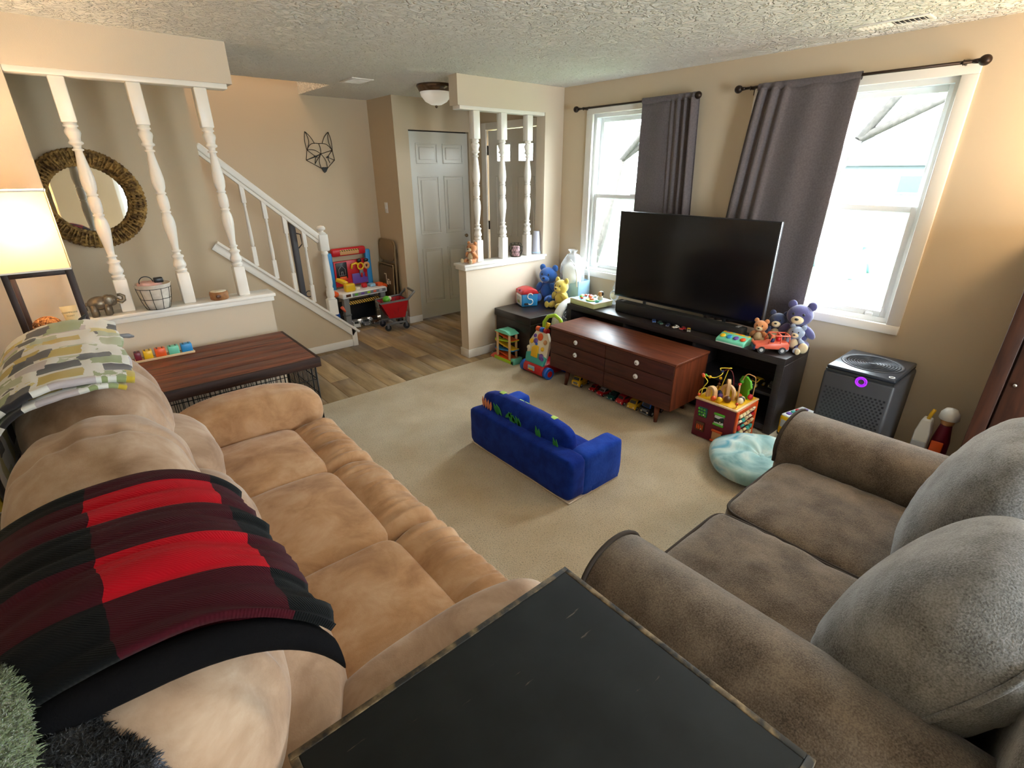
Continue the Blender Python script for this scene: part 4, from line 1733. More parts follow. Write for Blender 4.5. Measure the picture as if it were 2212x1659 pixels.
# ------------------------------------------------------------------ left ledge
ZL = .9185
t = T('elephant_figurine', 'bronze coloured elephant figurine on the left ledge', 'figurine', (.02, 3.865, ZL))
g = G()
x0, y0 = .015, 3.865
g.ell((x0 - .012, y0, ZL + .075), (.058, .038, .042))
g.ell((x0 + .05, y0, ZL + .085), (.032, .028, .034))
for dx, dy in ((-.045, -.018), (-.04, .018), (.02, -.018), (.028, .018)):
    g.cyl((x0 + dx, y0 + dy, ZL), (x0 + dx, y0 + dy, ZL + .07), .017, .019, 12)
g.tube([(x0 + .075, y0, ZL + .082), (x0 + .097, y0, ZL + .068), (x0 + .112, y0, ZL + .078), (x0 + .115, y0, ZL + .1), (x0 + .1, y0, ZL + .112), (x0 + .085, y0, ZL + .112)], [.017, .014, .012, .011, .009, .008], 10)
g.tube([(x0 - .068, y0, ZL + .085), (x0 - .078, y0, ZL + .06), (x0 - .078, y0, ZL + .04)], [.006, .004, .005], 8)
g.build('body', 'elephant', t)
for k in (-1, 1):
    G().ell((x0 + .035, y0 + .03 * k, ZL + .085), (.026, .007, .032)).build('ear', 'elephant', t)
    G().cyl((x0 + .075, y0 + .012 * k, ZL + .068), (x0 + .1, y0 + .018 * k, ZL + .06), .004, .001, 8).build('tusk', 'p_cream', t)
t = T('wire_basket', 'wire basket with a canvas liner on the left ledge', 'basket', (.29, 3.845, ZL))
bc = (.29, 3.845)
G().lathe([(.06, .002), (.075, .05), (.085, .11), (.096, .155), (.1, .16), (.094, .16), (.083, .115), (.07, .05), (.05, .01), (0, .008)], (*bc, ZL), 32).build('canvas_liner', 'canvas', t)
g = G()
for k in range(10):
    a = 2 * PI * k / 10
    g.tube([(bc[0] + r * math.cos(a), bc[1] + r * math.sin(a), ZL + z) for r, z in ((.064, .004), (.08, .05), (.09, .11), (.094, .135))], .0016, 5)
for r, z in ((.064, .004), (.084, .07), (.094, .135)):
    g.tube(arc((bc[0], bc[1], ZL + z), r, 0, 360, 28, 'xy')[:-1], .0016, 5, True)
g.build('wire_frame', 'black_metal', t)
G().rcube((bc[0] - .01, bc[1], ZL + .15), (.13, .12, .05), 2.5, 10, wr=.01, ws=20).build('folded_cloth', 'pink_cloth', t)
G().tube(arc((bc[0] - .03, bc[1] - .01, ZL + .17), .036, -20, 200, 16, 'xz'), .003, 6).build('cord_loop', 'p_dark', t)
G().box((bc[0] + .01, bc[1] - .04, ZL + .165), (bc[0] + .06, bc[1], ZL + .195), .006).build('black_strap', 'p_dark', t)
t = T('trinket_box', 'small round wooden trinket box on the left ledge', 'box', (.645, 3.865, ZL))
G().lathe([(0, 0), (.05, 0), (.056, .004), (.058, .04), (.055, .052), (.05, .054)], (.645, 3.865, ZL), 28).build('body', 'cork', t)
G().lathe([(.05, .05), (.049, .055), (0, .056)], (.645, 3.865, ZL), 28).build('lid', 'p_cream', t)
G().ell((.63, 3.808, ZL + .028), (.016, .004, .012)).build('dark_clasp', 'p_brown', t)

# far ledge
t = T('candle_holder', 'black wire candle holder with a pink candle on the far ledge', 'candle', (3.35, 3.90, ZL))
hc = (3.35, 3.90)
g = G()
pr = [(.05, .0), (.068, .05), (.07, .09), (.055, .125)]
for k in range(9):
    a, b = 2 * PI * k / 9, 2 * PI * (k + .5) / 9
    for p, q in ((0, 1), (2, 3)):
        g.cyl((hc[0] + pr[p][0] * math.cos(a), hc[1] + pr[p][0] * math.sin(a), ZL + pr[p][1] + .003), (hc[0] + pr[q][0] * math.cos(b), hc[1] + pr[q][0] * math.sin(b), ZL + pr[q][1]), .0018, n=5)
        g.cyl((hc[0] + pr[p][0] * math.cos(a), hc[1] + pr[p][0] * math.sin(a), ZL + pr[p][1] + .003), (hc[0] + pr[q][0] * math.cos(b - 2 * PI / 9), hc[1] + pr[q][0] * math.sin(b - 2 * PI / 9), ZL + pr[q][1]), .0018, n=5)
    g.cyl((hc[0] + pr[1][0] * math.cos(b), hc[1] + pr[1][0] * math.sin(b), ZL + pr[1][1]), (hc[0] + pr[2][0] * math.cos(a), hc[1] + pr[2][0] * math.sin(a), ZL + pr[2][1]), .0018, n=5)
    g.cyl((hc[0] + pr[1][0] * math.cos(b), hc[1] + pr[1][0] * math.sin(b), ZL + pr[1][1]), (hc[0] + pr[2][0] * math.cos(a + 2 * PI / 9), hc[1] + pr[2][0] * math.sin(a + 2 * PI / 9), ZL + pr[2][1]), .0018, n=5)
for r, z in pr:
    g.tube(arc((hc[0], hc[1], ZL + z + .002), r, 0, 360, 27, 'xy')[:-1], .0022, 5, True)
g.build('wire_cage', 'black_metal', t)
G().lathe([(0, .002), (.048, .002), (.048, .006), (0, .007)], (*hc, ZL), 24).build('base_plate', 'p_brown', t)
G().lathe([(0, .007), (.04, .007), (.041, .095), (.036, .1), (0, .098)], (*hc, ZL), 24).build('candle', 'candle_pink', t)
t = T('tapered_vase', 'pale grey tapered vase at the end of the far ledge', 'vase', (3.63, 3.90, ZL))
G().lathe([(0, 0), (.046, 0), (.047, .02), (.042, .03), (.036, .15), (.031, .222), (.027, .226), (0, .224)], (3.63, 3.90, ZL), 28).build('body', 'vase_grey', t)
G().lathe([(.047, .012), (.0485, .015), (.0475, .02)], (3.63, 3.90, ZL), 28).build('base_band', 'p_ltblue', t)

# things on the lamp's shelf
zs = .934
t = T('twine_ball', 'brown twine ball on the lamp shelf', 'ornament', (-.225, 3.40, zs))
G().ell((-.225, 3.40, zs + .07), (.055, .055, .042)).build('ball', 'rope_ball', t)
g = G()
for k in range(14):
    M = Euler((k * .9, k * 1.7, k * .5)).to_matrix()
    pp = []
    for i in range(24):
        a = 2 * PI * i / 24
        v = M @ Vector((math.cos(a), math.sin(a), 0))
        pp.append((-.225 + .056 * v.x, 3.40 + .056 * v.y, zs + .07 + .043 * v.z))
    g.tube(pp, .0035, 5, True)
g.build('twine_strands', 'rope_ball', t)
G().lathe([(0, 0), (.035, 0), (.032, .012), (.02, .028), (.03, .034)], (-.225, 3.40, zs), 20).build('stand', 'p_cream', t)
t = T('lotion_tube', 'cream lotion tube with blue lettering standing on its cap', 'bottle', (-.125, 3.40, zs))
G().lathe([(0, 0), (.021, 0), (.021, .05), (.019, .055)], (-.125, 3.40, zs), 20).build('cap', 'chrome', t)
g = G()


def tubeb(u, v):
    a = 2 * PI * u
    w = lerp(.023, .034, v)
    d = lerp(.023, .004, v ** 1.2)
    return (-.125 + w * math.cos(a), 3.40 + d * math.sin(a), zs + lerp(.055, .155, v))


g.grid(tubeb, 24, 10)
g.build('tube', 'cream_label', t)
for k, s_ in enumerate(('CHAMPAGNE', 'TOAST')):
    text_mesh('lettering', s_, 'ink', t, at((-.125, 3.373 + .005 * (1 - k), zs + .125 - .017 * k), rot('X', 82)), .0105)

# ------------------------------------------------------------------ number blocks on the crate
t = T('block_tray', 'wooden tray under the coloured stacking blocks on the crate', 'tray', (.27, 3.655, .654))
yb0 = 3.655
G().box((.08, yb0 - .035, .654), (.395, yb0 + .035, .664), .003).build('board', 'pine', t)
G().box((.08, yb0 - .038, .662), (.395, yb0 - .033, .67), .001).build('rim', 'pine', t)
for x, m, w, nm in ((.10, 'p_maroon', .034, 'dark red'), (.152, 'p_yellow', .046, 'yellow'), (.217, 'p_orange', .056, 'orange'), (.287, 'p_mint', .058, 'green'), (.358, 'p_sky', .06, 'blue')):
    b = T('toy_block', nm + ' peg block on the wooden tray', 'toy block', (x, yb0, .6645), 0, 'blocks on the tray')
    G().box((x - w / 2, yb0 - .024, .6645), (x + w / 2, yb0 + .026, .716), .004).build('block', m, b)
    for dx in (-.25, .25):
        for dy in (-.01, .01):
            G().cyl((x + dx * w, yb0 + dy, .7155), (x + dx * w, yb0 + dy, .718), .0045, n=10).build('peg_hole', 'p_dark', b)
# ------------------------------------------------------------------ toy vehicles
def car(name, label, loc, rz, L, body, kind='car', cab=None, group=None, wheel='rubber'):
    """local: front towards -x"""
    t = T(name, label, 'toy car', loc, rz, group)
    w, h = L * .5, L * .36
    wr_ = L * .115

    def P2(pts):
        return [(u * L, v * L) for u, v in pts]
    if kind == 'car':
        lo = [(-.5, .08), (.5, .08), (.5, .22), (.38, .27), (-.3, .25), (-.48, .19)]
        up = [(-.24, .25), (.4, .265), (.28, .41), (-.02, .42)]
    elif kind == 'truck':
        lo = [(-.5, .08), (.5, .08), (.5, .2), (-.1, .2), (-.12, .38), (-.48, .34)]
        up = [(-.42, .355), (-.13, .375), (-.16, .56), (-.36, .55)]
    elif kind == 'bug':
        lo = [(-.5, .1), (.5, .1), (.5, .2), (.4, .28), (-.35, .28), (-.5, .2)]
        up = [(-.25, .27), (.32, .27), (.2, .45), (.05, .5), (-.12, .45)]
    else:  # van
        lo = [(-.5, .08), (.5, .08), (.5, .34), (-.4, .34), (-.5, .22)]
        up = [(-.38, .33), (.49, .33), (.46, .52), (-.24, .52)]
    G().prism(P2(lo), -w / 2, w / 2, 'y', L * .03).build('body', body, t, w=False)
    c = G().prism(P2(up), -w * .42, w * .42, 'y', L * .025).build('cabin', cab or body, t, w=False)
    # dark glass: windscreen and sides
    uc = [(sum(p[0] for p in up) / len(up)), (sum(p[1] for p in up) / len(up))]
    sm = [((p[0] - uc[0]) * .72 + uc[0], (p[1] - uc[1]) * .66 + uc[1]) for p in up]
    for k in (-1, 1):
        y = w * .42 * k
        G().prism(P2(sm), min(y, y + .002 * k), max(y, y + .002 * k), 'y').build('side_window', 'p_dark', c, w=False)
    a, b = up[0], up[-1]
    M = at(((a[0] + b[0]) / 2 * L, 0, (a[1] + b[1]) / 2 * L), Matrix.Rotation(math.atan2(b[0] - a[0], b[1] - a[1]), 4, 'Y'))
    hl = math.hypot(b[0] - a[0], b[1] - a[1]) * L * .36
    G().box((-.003, -w * .33, -hl), (.001, w * .33, hl), M=M).build('windscreen', 'p_dark', c, w=False)
    for k in (-1, 1):
        G().ell((-.49 * L, w * .3 * k, .19 * L), (L * .02, L * .045, L * .04), nu=10, nv=6).build('headlight', 'p_cream', t, w=False)
        for x in (-.28, .3):
            o = G().cyl((x * L, w * .5 * k, wr_), (x * L, w * .34 * k, wr_), wr_, n=16).build('wheel', wheel, t, w=False)
            G().cyl((x * L, w * .515 * k, wr_), (x * L, w * .49 * k, wr_), wr_ * .5, n=10).build('hub', 'p_ltgrey', o, w=False)
    G().box((-.515 * L, -w * .42, .085 * L), (-.48 * L, w * .42, .13 * L), L * .012).build('bumper', 'p_grey', t, w=False)
    if kind == 'truck':
        G().prism(P2([(-.08, .22), (.5, .24), (.52, .42), (.0, .46), (-.12, .46)]), -w * .5, w * .5, 'y', L * .02).build('dump_bed', cab or body, t, w=False)
        G().box((-.502 * L, -w * .25, .2 * L), (-.492 * L, w * .25, .3 * L)).build('grille', 'p_grey', t, w=False)
    return t


U = 'toy vehicles parked under the dresser'
car('toy_truck', 'yellow toy dump truck beside the left dresser leg', (3.03, 2.655, 0), R(6), .17, 'p_yellow', 'truck', group=U)
car('toy_car', 'small dark red toy car next to the yellow dump truck', (3.03, 2.50, 0), R(4), .11, 'p_red', 'car', group=U)
car('toy_car', 'red and white toy fire car under the dresser', (3.02, 2.39, 0), R(-3), .125, 'p_red', 'bug', 'p_ltgrey', group=U)
car('toy_car', 'dark green toy car under the dresser', (3.02, 2.285, 0), R(3), .13, 'p_dgreen', 'car', group=U)
car('toy_car', 'rounded red toy car beside the yellow taxi', (3.02, 2.18, 0), R(-2), .14, 'p_red', 'van', group=U)
car('toy_car', 'yellow toy taxi under the right half of the dresser', (3.02, 2.065, 0), R(4), .15, 'p_yellow', 'van', group=U)
car('toy_truck', 'blue and black toy truck beside the right dresser leg', (3.04, 1.93, 0), R(-4), .19, 'p_dark', 'truck', 'p_blue', group=U)
V = 'tiny toy cars on the media stand'
for x, y, m, nm, a, k in ((3.44, 2.265, 'p_blue', 'tiny blue toy car on the media stand', 40, 'car'), (3.435, 2.2, 'p_dgreen', 'tiny green toy car on the media stand', 60, 'car'), (3.43, 2.125, 'p_navy', 'tiny navy toy car on the media stand', 20, 'car'),
                          (3.43, 2.055, 'p_white', 'tiny white toy car on the media stand', -25, 'car'), (3.435, 1.995, 'p_red', 'tiny red toy car on the media stand', -15, 'car'), (3.43, 1.94, 'p_grey', 'tiny grey and yellow toy car on the media stand', 30, 'bug')):
    car('toy_car', nm, (x, y, sz + .0005), R(a), .055, m, k, 'p_yellow' if 'yellow' in nm else None, group=V)
# monster truck on the stand's shelf
t = car('toy_truck', 'yellow toy monster truck on the media stand shelf', (3.47, 1.38, .291), R(-15), .13, 'p_dark', 'car', 'p_yellow', wheel='p_yellow')
car('toy_car', 'dark toy car at the back of the media stand shelf', (3.52, 1.27, .291), R(-10), .1, 'p_dark', 'van')

# orange jeep
t = T('toy_jeep', 'orange open sided toy jeep with roll bars on the media stand', 'toy car', (3.435, 1.325, sz + .001), R(-49))
G().prism([(-.11, .03), (.105, .03), (.105, .075), (-.02, .075), (-.035, .065), (-.11, .06)], -.048, .048, 'y', .006).build('body', 'p_coral', t, w=False)
G().box((-.116, -.046, .022), (-.108, .046, .052), .003).build('grille', 'p_navy', t, w=False)
g = G()
for y in (-.043, .043):
    g.tube([(-.03, y, .07), (-.012, y, .125), (.098, y, .125), (.1, y, .07)], .0045, 8)
    g.tube([(.045, y, .07), (.045, y, .125)], .004, 8)
for x in (-.012, .045, .098):
    g.tube([(x, -.043, .125), (x, .043, .125)], .0045, 8)
g.build('roll_bars', 'p_coral', t, w=False)
for x in (-.068, .065):
    for k in (-1, 1):
        o = G().cyl((x, .05 * k, .024), (x, .032 * k, .024), .024, n=18).build('wheel', 'p_dark', t, w=False)
        G().cyl((x, .052 * k, .024), (x, .049 * k, .024), .012, n=12).build('hub', 'p_ltgrey', o, w=False)
for x, y, m in ((.0, -.02, 'p_navy'), (.05, .015, 'p_red')):
    o = G().ell((x, y, .085), (.014, .014, .018)).build('seated_peg', m, t, w=False)
    G().ell((x, y, .113), .013).build('peg_head', 'p_tan' if m == 'p_navy' else m, o, w=False)
t = T('toy_keyboard', 'mint green toy keyboard with coloured keys on the media stand', 'toy piano', (3.412, 1.575, sz + .001), R(0))
G().prism([(-.055, 0), (.06, 0), (.06, .055), (.03, .058), (-.05, .03), (-.055, .022)], -.105, .105, 'y', .006).build('case', 'p_mint', t, w=False)
G().box((-.056, -.1, .002), (.05, .1, .012), .004).build('white_base', 'p_white', t, w=False)
for k, m in enumerate(('p_yellow', 'p_sky', 'p_purple', 'p_orange')):
    y = -.075 + .05 * (3 - k)
    M = at((-.012, y, .047), Matrix.Rotation(R(-19), 4, 'Y'))
    G().ell((0, 0, 0), (.022, .02, .007), None, 14, 8).build('key', m, t, w=False).matrix_local = M
G().box((.031, -.098, .05), (.058, .098, .062), .003).build('picture_strip', 'p_yellow', t, w=False)
for k in range(4):
    G().ell((.045, -.07 + .045 * k, .062), (.009, .014, .003), None, 12, 6).build('picture', ('p_sky', 'p_orange', 'p_mint', 'p_purple')[k], t, w=False)
t = T('greeting_card', 'small cream card leaning behind the toy keyboard', 'card', (3.55, 1.66, sz + .001))
G().box((3.467, 1.64, sz + .001), (3.470, 1.68, sz + .06), .001).build('card', 'p_cream', t)

# ------------------------------------------------------------------ toy tray on the stand
t = T('toy_food_tray', 'green sided toy food tray on the left end of the media stand', 'toy', (3.50, 3.0, sz + .001), R(-4))
G().box((-.12, -.155, 0), (.12, .155, .045), .004).build('tray', 'p_pale', t, w=False)
G().box((-.122, -.157, .04), (.122, .157, .05), .003).build('rim', 'p_cream', t, w=False)
G().box((-.112, -.147, .048), (.112, .147, .0515)).build('board', 'p_ltblue', t, w=False)
G().lathe([(0, .052), (.05, .052), (.055, .06), (.05, .061), (.0, .057)], (-.04, -.045, 0), 24).build('plate', 'p_lime', t, w=False)
for x, y, m, r in ((-.04, -.045, 'p_coral', .022), (.02, .03, 'p_orange', .02), (.05, .06, 'p_red', .02), (.03, .1, 'p_coral', .018), (-.04, .09, 'p_green', .018), (-.07, .05, 'p_orange', .016), (.0, .115, 'p_cream', .02), (-.05, -.125, 'p_mint', .02), (.07, .02, 'p_cream', .018)):
    G().ell((x, y, .062), (r, r, r * .6), None, 14, 8).build('play_food', m, t, w=False)
b = G().cyl((.04, -.075, .05), (.04, -.075, .085), .026, .022, 16).build('peg_doll', 'p_cream', t, w=False)
G().ell((.04, -.075, .105), .024).build('doll_head', 'p_tan', b, w=False)
for k in (-1, 1):
    G().ell((.045, -.075 + .024 * k, .108), (.01, .008, .018)).build('doll_ear', 'p_dark', b, w=False)
G().ell((.048, -.075, .12), (.02, .02, .01)).build('doll_hair', 'p_dark', b, w=False)
t = T('glass_clock', 'small clear glass ornament with clock face beside the television', 'ornament', (3.67, 2.87, sz + .001))
G().lathe([(0, 0), (.035, 0), (.035, .01), (.012, .02), (.012, .03)], (3.67, 2.87, sz + .001), 20).build('foot', 'clear_plastic', t)
G().lathe([(0, .012), (.045, .012), (.05, 0), (.045, -.012), (0, -.012)], M=at((3.67, 2.87, sz + .08), rot('Y', -90)), n=28).build('disc', 'clear_plastic', t)
G().lathe([(0, .0145), (.033, .0145), (.033, .0125), (0, .0125)], M=at((3.67, 2.87, sz + .08), rot('Y', -90)), n=24).build('face', 'p_cream', t)
G().lathe([(0, .13), (.012, .13), (.022, .15), (.012, .175), (.006, .19), (.012, .2), (0, .21)], (3.67, 2.87, sz), 16).build('stopper', 'clear_plastic', t)
t = T('plastic_wrap', 'crumpled clear plastic wrap beside the glass ornament', 'wrapper', (3.57, 2.76, sz + .001))
G().rcube((3.60, 2.71, sz + .02), (.12, .1, .035), 3, 10, wr=.015, ws=25, seed=2).build('film', 'clear_plastic', t)

# ------------------------------------------------------------------ fan, bag and play cube in the corner
t = T('drum_fan', 'white round drum fan between the chest and the media stand', 'fan', (3.45, 3.235, 0))
fc = Vector((3.50, 3.24, .345))
MF = at(fc, rot('X', 90))
G().lathe([(.205, -.045), (.235, -.04), (.245, -.02), (.245, .02), (.235, .04), (.205, .045), (.2, .0)], M=MF, n=44).build('drum', 'p_white', t)
g = G()
for k in range(8):
    g.tube([(fc.x + r_ * math.cos(a), fc.y - .045, fc.z + r_ * math.sin(a)) for a in [2 * PI * i / 36 for i in range(36)] for r_ in (.05 + .02 * k,)], .0022, 5, True)
for k in range(24):
    a = 2 * PI * k / 24
    g.cyl((fc.x + .04 * math.cos(a), fc.y - .046, fc.z + .04 * math.sin(a)), (fc.x + .205 * math.cos(a), fc.y - .043, fc.z + .205 * math.sin(a)), .0022, n=5)
g.build('grille', 'p_ltgrey', t)
G().lathe([(0, .052), (.04, .05), (.045, .04)], M=MF, n=20).build('hub', 'p_white', t)
for k in range(5):
    a = 2 * PI * k / 5
    M = at((fc.x + .12 * math.cos(a), fc.y, fc.z + .12 * math.sin(a)), Matrix.Rotation(-a, 4, 'Y'), Matrix.Rotation(R(30), 4, 'X'))
    G().box((-.075, -.002, -.045), (.075, .002, .045), .001, M=M).build('blade', 'p_ltgrey', t)
g = G()
g.tube([(fc.x - .25, fc.y, fc.z), (fc.x - .24, fc.y, .1), (fc.x - .16, fc.y, .012), (fc.x + .16, fc.y, .012), (fc.x + .24, fc.y, .1), (fc.x + .25, fc.y, fc.z)], .013, 10)
g.build('stand', 'p_white', t)

t = T('gift_bag', 'pale blue and white gift bag with handles and a plastic bundle', 'bag', (3.76, 3.46, ZC))
ba, bb = (3.68, 3.33), (3.85, 3.56)
zt = .70
for p, q in (((ba[0], ba[1]), (bb[0], ba[1] + .003)), ((ba[0], bb[1] - .003), (bb[0], bb[1])), ((ba[0], ba[1]), (ba[0] + .003, bb[1])), ((bb[0] - .003, ba[1]), (bb[0], bb[1]))):
    G().box((p[0], p[1], ZC), (q[0], q[1], zt), .001).build('side_panel', 'p_ltblue', t)
G().box((ba[0], ba[1], ZC), (bb[0], bb[1], ZC + .004)).build('bottom', 'p_white', t)
for x in (ba[0] - .002, bb[0] + .002):
    G().tube([(x, 3.345, zt - .05), (x, 3.355, zt + .07), (x, 3.39, zt + .16), (x, 3.445, zt + .20), (x, 3.50, zt + .16), (x, 3.535, zt + .07), (x, 3.545, zt - .05)], .009, 8).build('handle', 'white_vinyl', t)
G().rcube((3.745, 3.48, zt + .03), (.15, .19, .26), 2.6, 16, wr=.016, ws=16, seed=4).build('white_filling', 'white_cloth', t)


def plas(u, v):
    a = 2 * PI * u
    r = lerp(.118, .02, (max(0, v - .5) / .5) ** 1.5) if v > .5 else .118
    if v > .88:
        r = lerp(.02, .05, (v - .88) / .12)
    r *= 1 + .12 * noise.noise(Vector((math.cos(a) * 2, math.sin(a) * 2, v * 5)))
    return (3.745 + r * .9 * math.cos(a), 3.48 + r * 1.1 * math.sin(a), lerp(zt - .02, zt + .29, v))


G().grid(plas, 36, 20).build('plastic_film', 'clear_plastic', t)
G().box((3.70, 3.337, .60), (3.80, 3.34, .69), .001).build('blue_ribbon', 'p_blue', t)

t = T('play_cube', 'red and blue toddler activity house on the storage chest', 'toy', (3.33, 3.70, ZC), R(-22))
h = .085
G().box((-h, -h, 0), (h, h, .13), .014, 3).build('base_cube', 'p_sky', t, w=False)
G().box((-h - .004, -h + .012, .012), (-h + .004, h - .004, .118), .01).build('picture_frame', 'p_white', t, w=False)
G().box((-h - .006, -h + .03, .03), (-h + .002, h - .02, .1), .003).build('picture', 'p_ltgrey', t, w=False)
G().box((-h - .007, -.03, .034), (-h + .002, .03, .06), .002).build('picture_grass', 'p_olive', t, w=False)
G().prism([(-h - .012, .125), (h + .012, .125), (h - .015, .165), (.02, .178), (-.02, .178), (-h + .015, .165)], -h - .006, h + .006, 'y', .008).build('roof', 'p_red', t, w=False)
G().box((-h - .006, h - .016, .004), (h, h + .008, .16), .012).build('orange_corner', 'p_coral', t, w=False)
for k in range(3):
    G().ell((-h + .008, -.045 + .045 * k, .15), (.01, .014, .014), None, 12, 8).build('button', ('p_pink', 'p_maroon', 'p_pink')[k], t, w=False)
pts = [(.045 * math.cos(R(a)) * .62, -h - .006, .105 + .028 * math.sin(R(a))) for a in range(20, 271, 25)] + [(.045 * math.cos(R(a)) * .62, -h - .006, .05 + .028 * math.sin(R(a))) for a in range(90, -151, -25)]
G().tube(pts, .0055, 8).build('slide_track', 'p_white', t, w=False)
G().box((-.06, -h - .012, .018), (-.02, -h + .002, .04), .004).build('gear_window', 'p_dark', t, w=False)

# ------------------------------------------------------------------ race ramp tower
t = T('race_ramp', 'wooden toy race ramp tower with coloured tracks by the half wall', 'toy', (2.935, 3.54, 0))
rx0, rx1, ry0, ry1 = 2.885, 2.985, 3.45, 3.65
for x in (rx0, rx1 - .016):
    for y in (ry0, ry1 - .02):
        G().box((x, y, .012), (x + .016, y + .02, .285), .002).build('post', 'pine_z', t)
G().prism([(ry0 - .015, .283), (ry1 + .015, .283), (ry1 + .015, .293), (3.60, .318), (3.50, .318), (ry0 - .015, .293)], rx0 - .008, rx1 + .008, 'x', .004).build('roof', 'p_mint', t)
G().box((rx0 - .006, ry0 - .06, 0), (rx1 + .006, ry1 + .03, .035), .004).build('base', 'p_lime', t)
G().box((rx0 - .004, ry0 - .055, .033), (rx1 + .004, ry1, .04), .002).build('base_top', 'p_orange', t)
G().box((rx0 - .006, ry0 - .065, .0), (rx1 + .006, ry0 - .02, .06), .004).build('end_stop', 'p_mint', t)
for k, (m, z, s) in enumerate((('p_orange', .235, 1), ('p_lime', .195, -1), ('p_yellow', .145, 1), ('p_sky', .1, -1), ('p_orange', .055, 1))):
    ya, yb = ry0 - .045, ry1 + .045
    za, zb = (z + .02, z - .015) if s < 0 else (z - .015, z + .02)
    pr = [(ya, za + .012), (ya + .03, za), (yb - .03, zb), (yb, zb + .012), (yb, zb + .024), (yb - .03, zb + .012), (ya + .03, za + .012), (ya, za + .024)]
    G().prism(pr, rx0 + .018, rx1 - .018, 'x', .0015).build('track', m, t)
G().prism([(3.66, 0), (3.745, 0), (3.745, .012), (3.70, .05), (3.66, .06)], rx0 - .002, rx1 + .004, 'x', .004).build('exit_ramp', 'p_coral', t)

# ------------------------------------------------------------------ baby walker
t = T('baby_walker', 'red and white baby push walker with green handle', 'baby walker', (2.98, 3.085, 0))
wy = 3.085
G().prism([(2.84, .035), (2.86, .02), (3.16, .02), (3.16, .09), (3.0, .12), (2.88, .125), (2.845, .09)], wy - .125, wy + .125, 'y', .014).build('base', 'p_red', t)
for x, y, r in ((2.90, wy - .15, .052), (2.90, wy + .15, .052), (3.14, wy - .14, .045), (3.14, wy + .14, .045)):
    k = -1 if y < wy else 1
    o = G().cyl((x, y - .022, r), (x, y + .022, r), r, n=26).build('wheel', 'p_blue', t)
    G().cyl((x, y + .0225 * k, r), (x, y + .026 * k, r), r * .55, n=18).build('hubcap', 'p_red', o)
MP = at((2.885, wy, .12), Matrix.Rotation(R(17), 4, 'Y'))


def panel(poly, a, b, m, nm, bev=.004, par=None):
    return G().prism(poly, a, b, 'x', bev, M=MP).build(nm, m, par or t)


wp = panel([(-.115, -.01), (.115, -.01), (.13, .1), (.115, .13), (.13, .17), (.105, .22), (.07, .285), (-.07, .285), (-.12, .22), (-.125, .1)], -.012, .02, 'p_cream', 'play_panel')
panel([(-.118, -.012), (.118, -.012), (.13, .07), (.06, .09), (-.06, .085), (-.13, .07)], -.018, 0, 'p_teal', 'lower_panel')
panel([(-.025, .045), (.06, .045), (.07, .13), (.03, .155), (-.01, .15)], -.024, -.008, 'p_yellow', 'flap_door')
for y, z, r, m in ((-.065, .065, .03, 'p_purple'), (-.09, .05, .02, 'p_purple'), (.045, .19, .024, 'p_purple'), (.065, .235, .018, 'p_purple'), (.0, .235, .034, 'p_orange'), (-.075, .2, .022, 'p_tan'), (-.06, .135, .02, 'p_yellow'), (.095, .18, .024, 'p_yellow'), (.115, .115, .02, 'p_cream'), (.025, .165, .012, 'p_blue')):
    G().lathe([(0, .014), (r * .7, .012), (r, .004), (r, 0)], M=MP @ at((-.012, y, z), rot('Y', -90)), n=18).build('knob', m, wp)
for k, m in enumerate(('p_orange', 'p_blue', 'p_red')):
    G().cyl(MP @ Vector((0, .075 - .05 * k, .30)), MP @ Vector((0, .035 - .05 * k, .30)), .024, n=18).build('spin_roller', m, wp)
G().tube([MP @ Vector((.0, -.03, .29)), MP @ Vector((-.01, -.05, .34)), MP @ Vector((-.01, -.055, .375))], [.012, .016, .02], 10).build('phone_handset', 'p_yellow', t)
hp = [(3.12, wy + .12, .10), (3.10, wy + .125, .3), (3.10, wy + .12, .43), (3.11, wy + .08, .49), (3.12, wy, .515), (3.11, wy - .08, .49), (3.10, wy - .12, .43), (3.10, wy - .125, .3), (3.12, wy - .12, .10)]
G().tube(hp, .017, 10).build('handle', 'p_lime', t)
G().box((2.833, wy - .035, .055), (2.845, wy + .05, .1), .006).build('badge', 'p_ltblue', t)
G().box((2.83, wy - .02, .058), (2.838, wy + .035, .075), .003).build('badge_cloud', 'p_yellow', t)

# ------------------------------------------------------------------ wooden activity cube
t = T('activity_cube', 'wooden activity cube with animal doors and bead mazes on top', 'toy', (3.11, 1.405, 0))
ax0, ax1, ay0, ay1, az = 2.965, 3.255, 1.262, 1.548, .278
G().box((ax0, ay0, .006), (ax1, ay1, az), .004).build('box', 'p_maroon', t)
G().box((ax0 - .008, ay0 - .008, az), (ax1 + .008, ay1 + .008, az + .014), .006, 3).build('top_board', 'pine', t)
G().box((ax0 + .006, ay0 + .006, az + .0135), (ax1 - .006, ay1 - .006, az + .0165), .001).build('top_print', 'p_yellow', t)
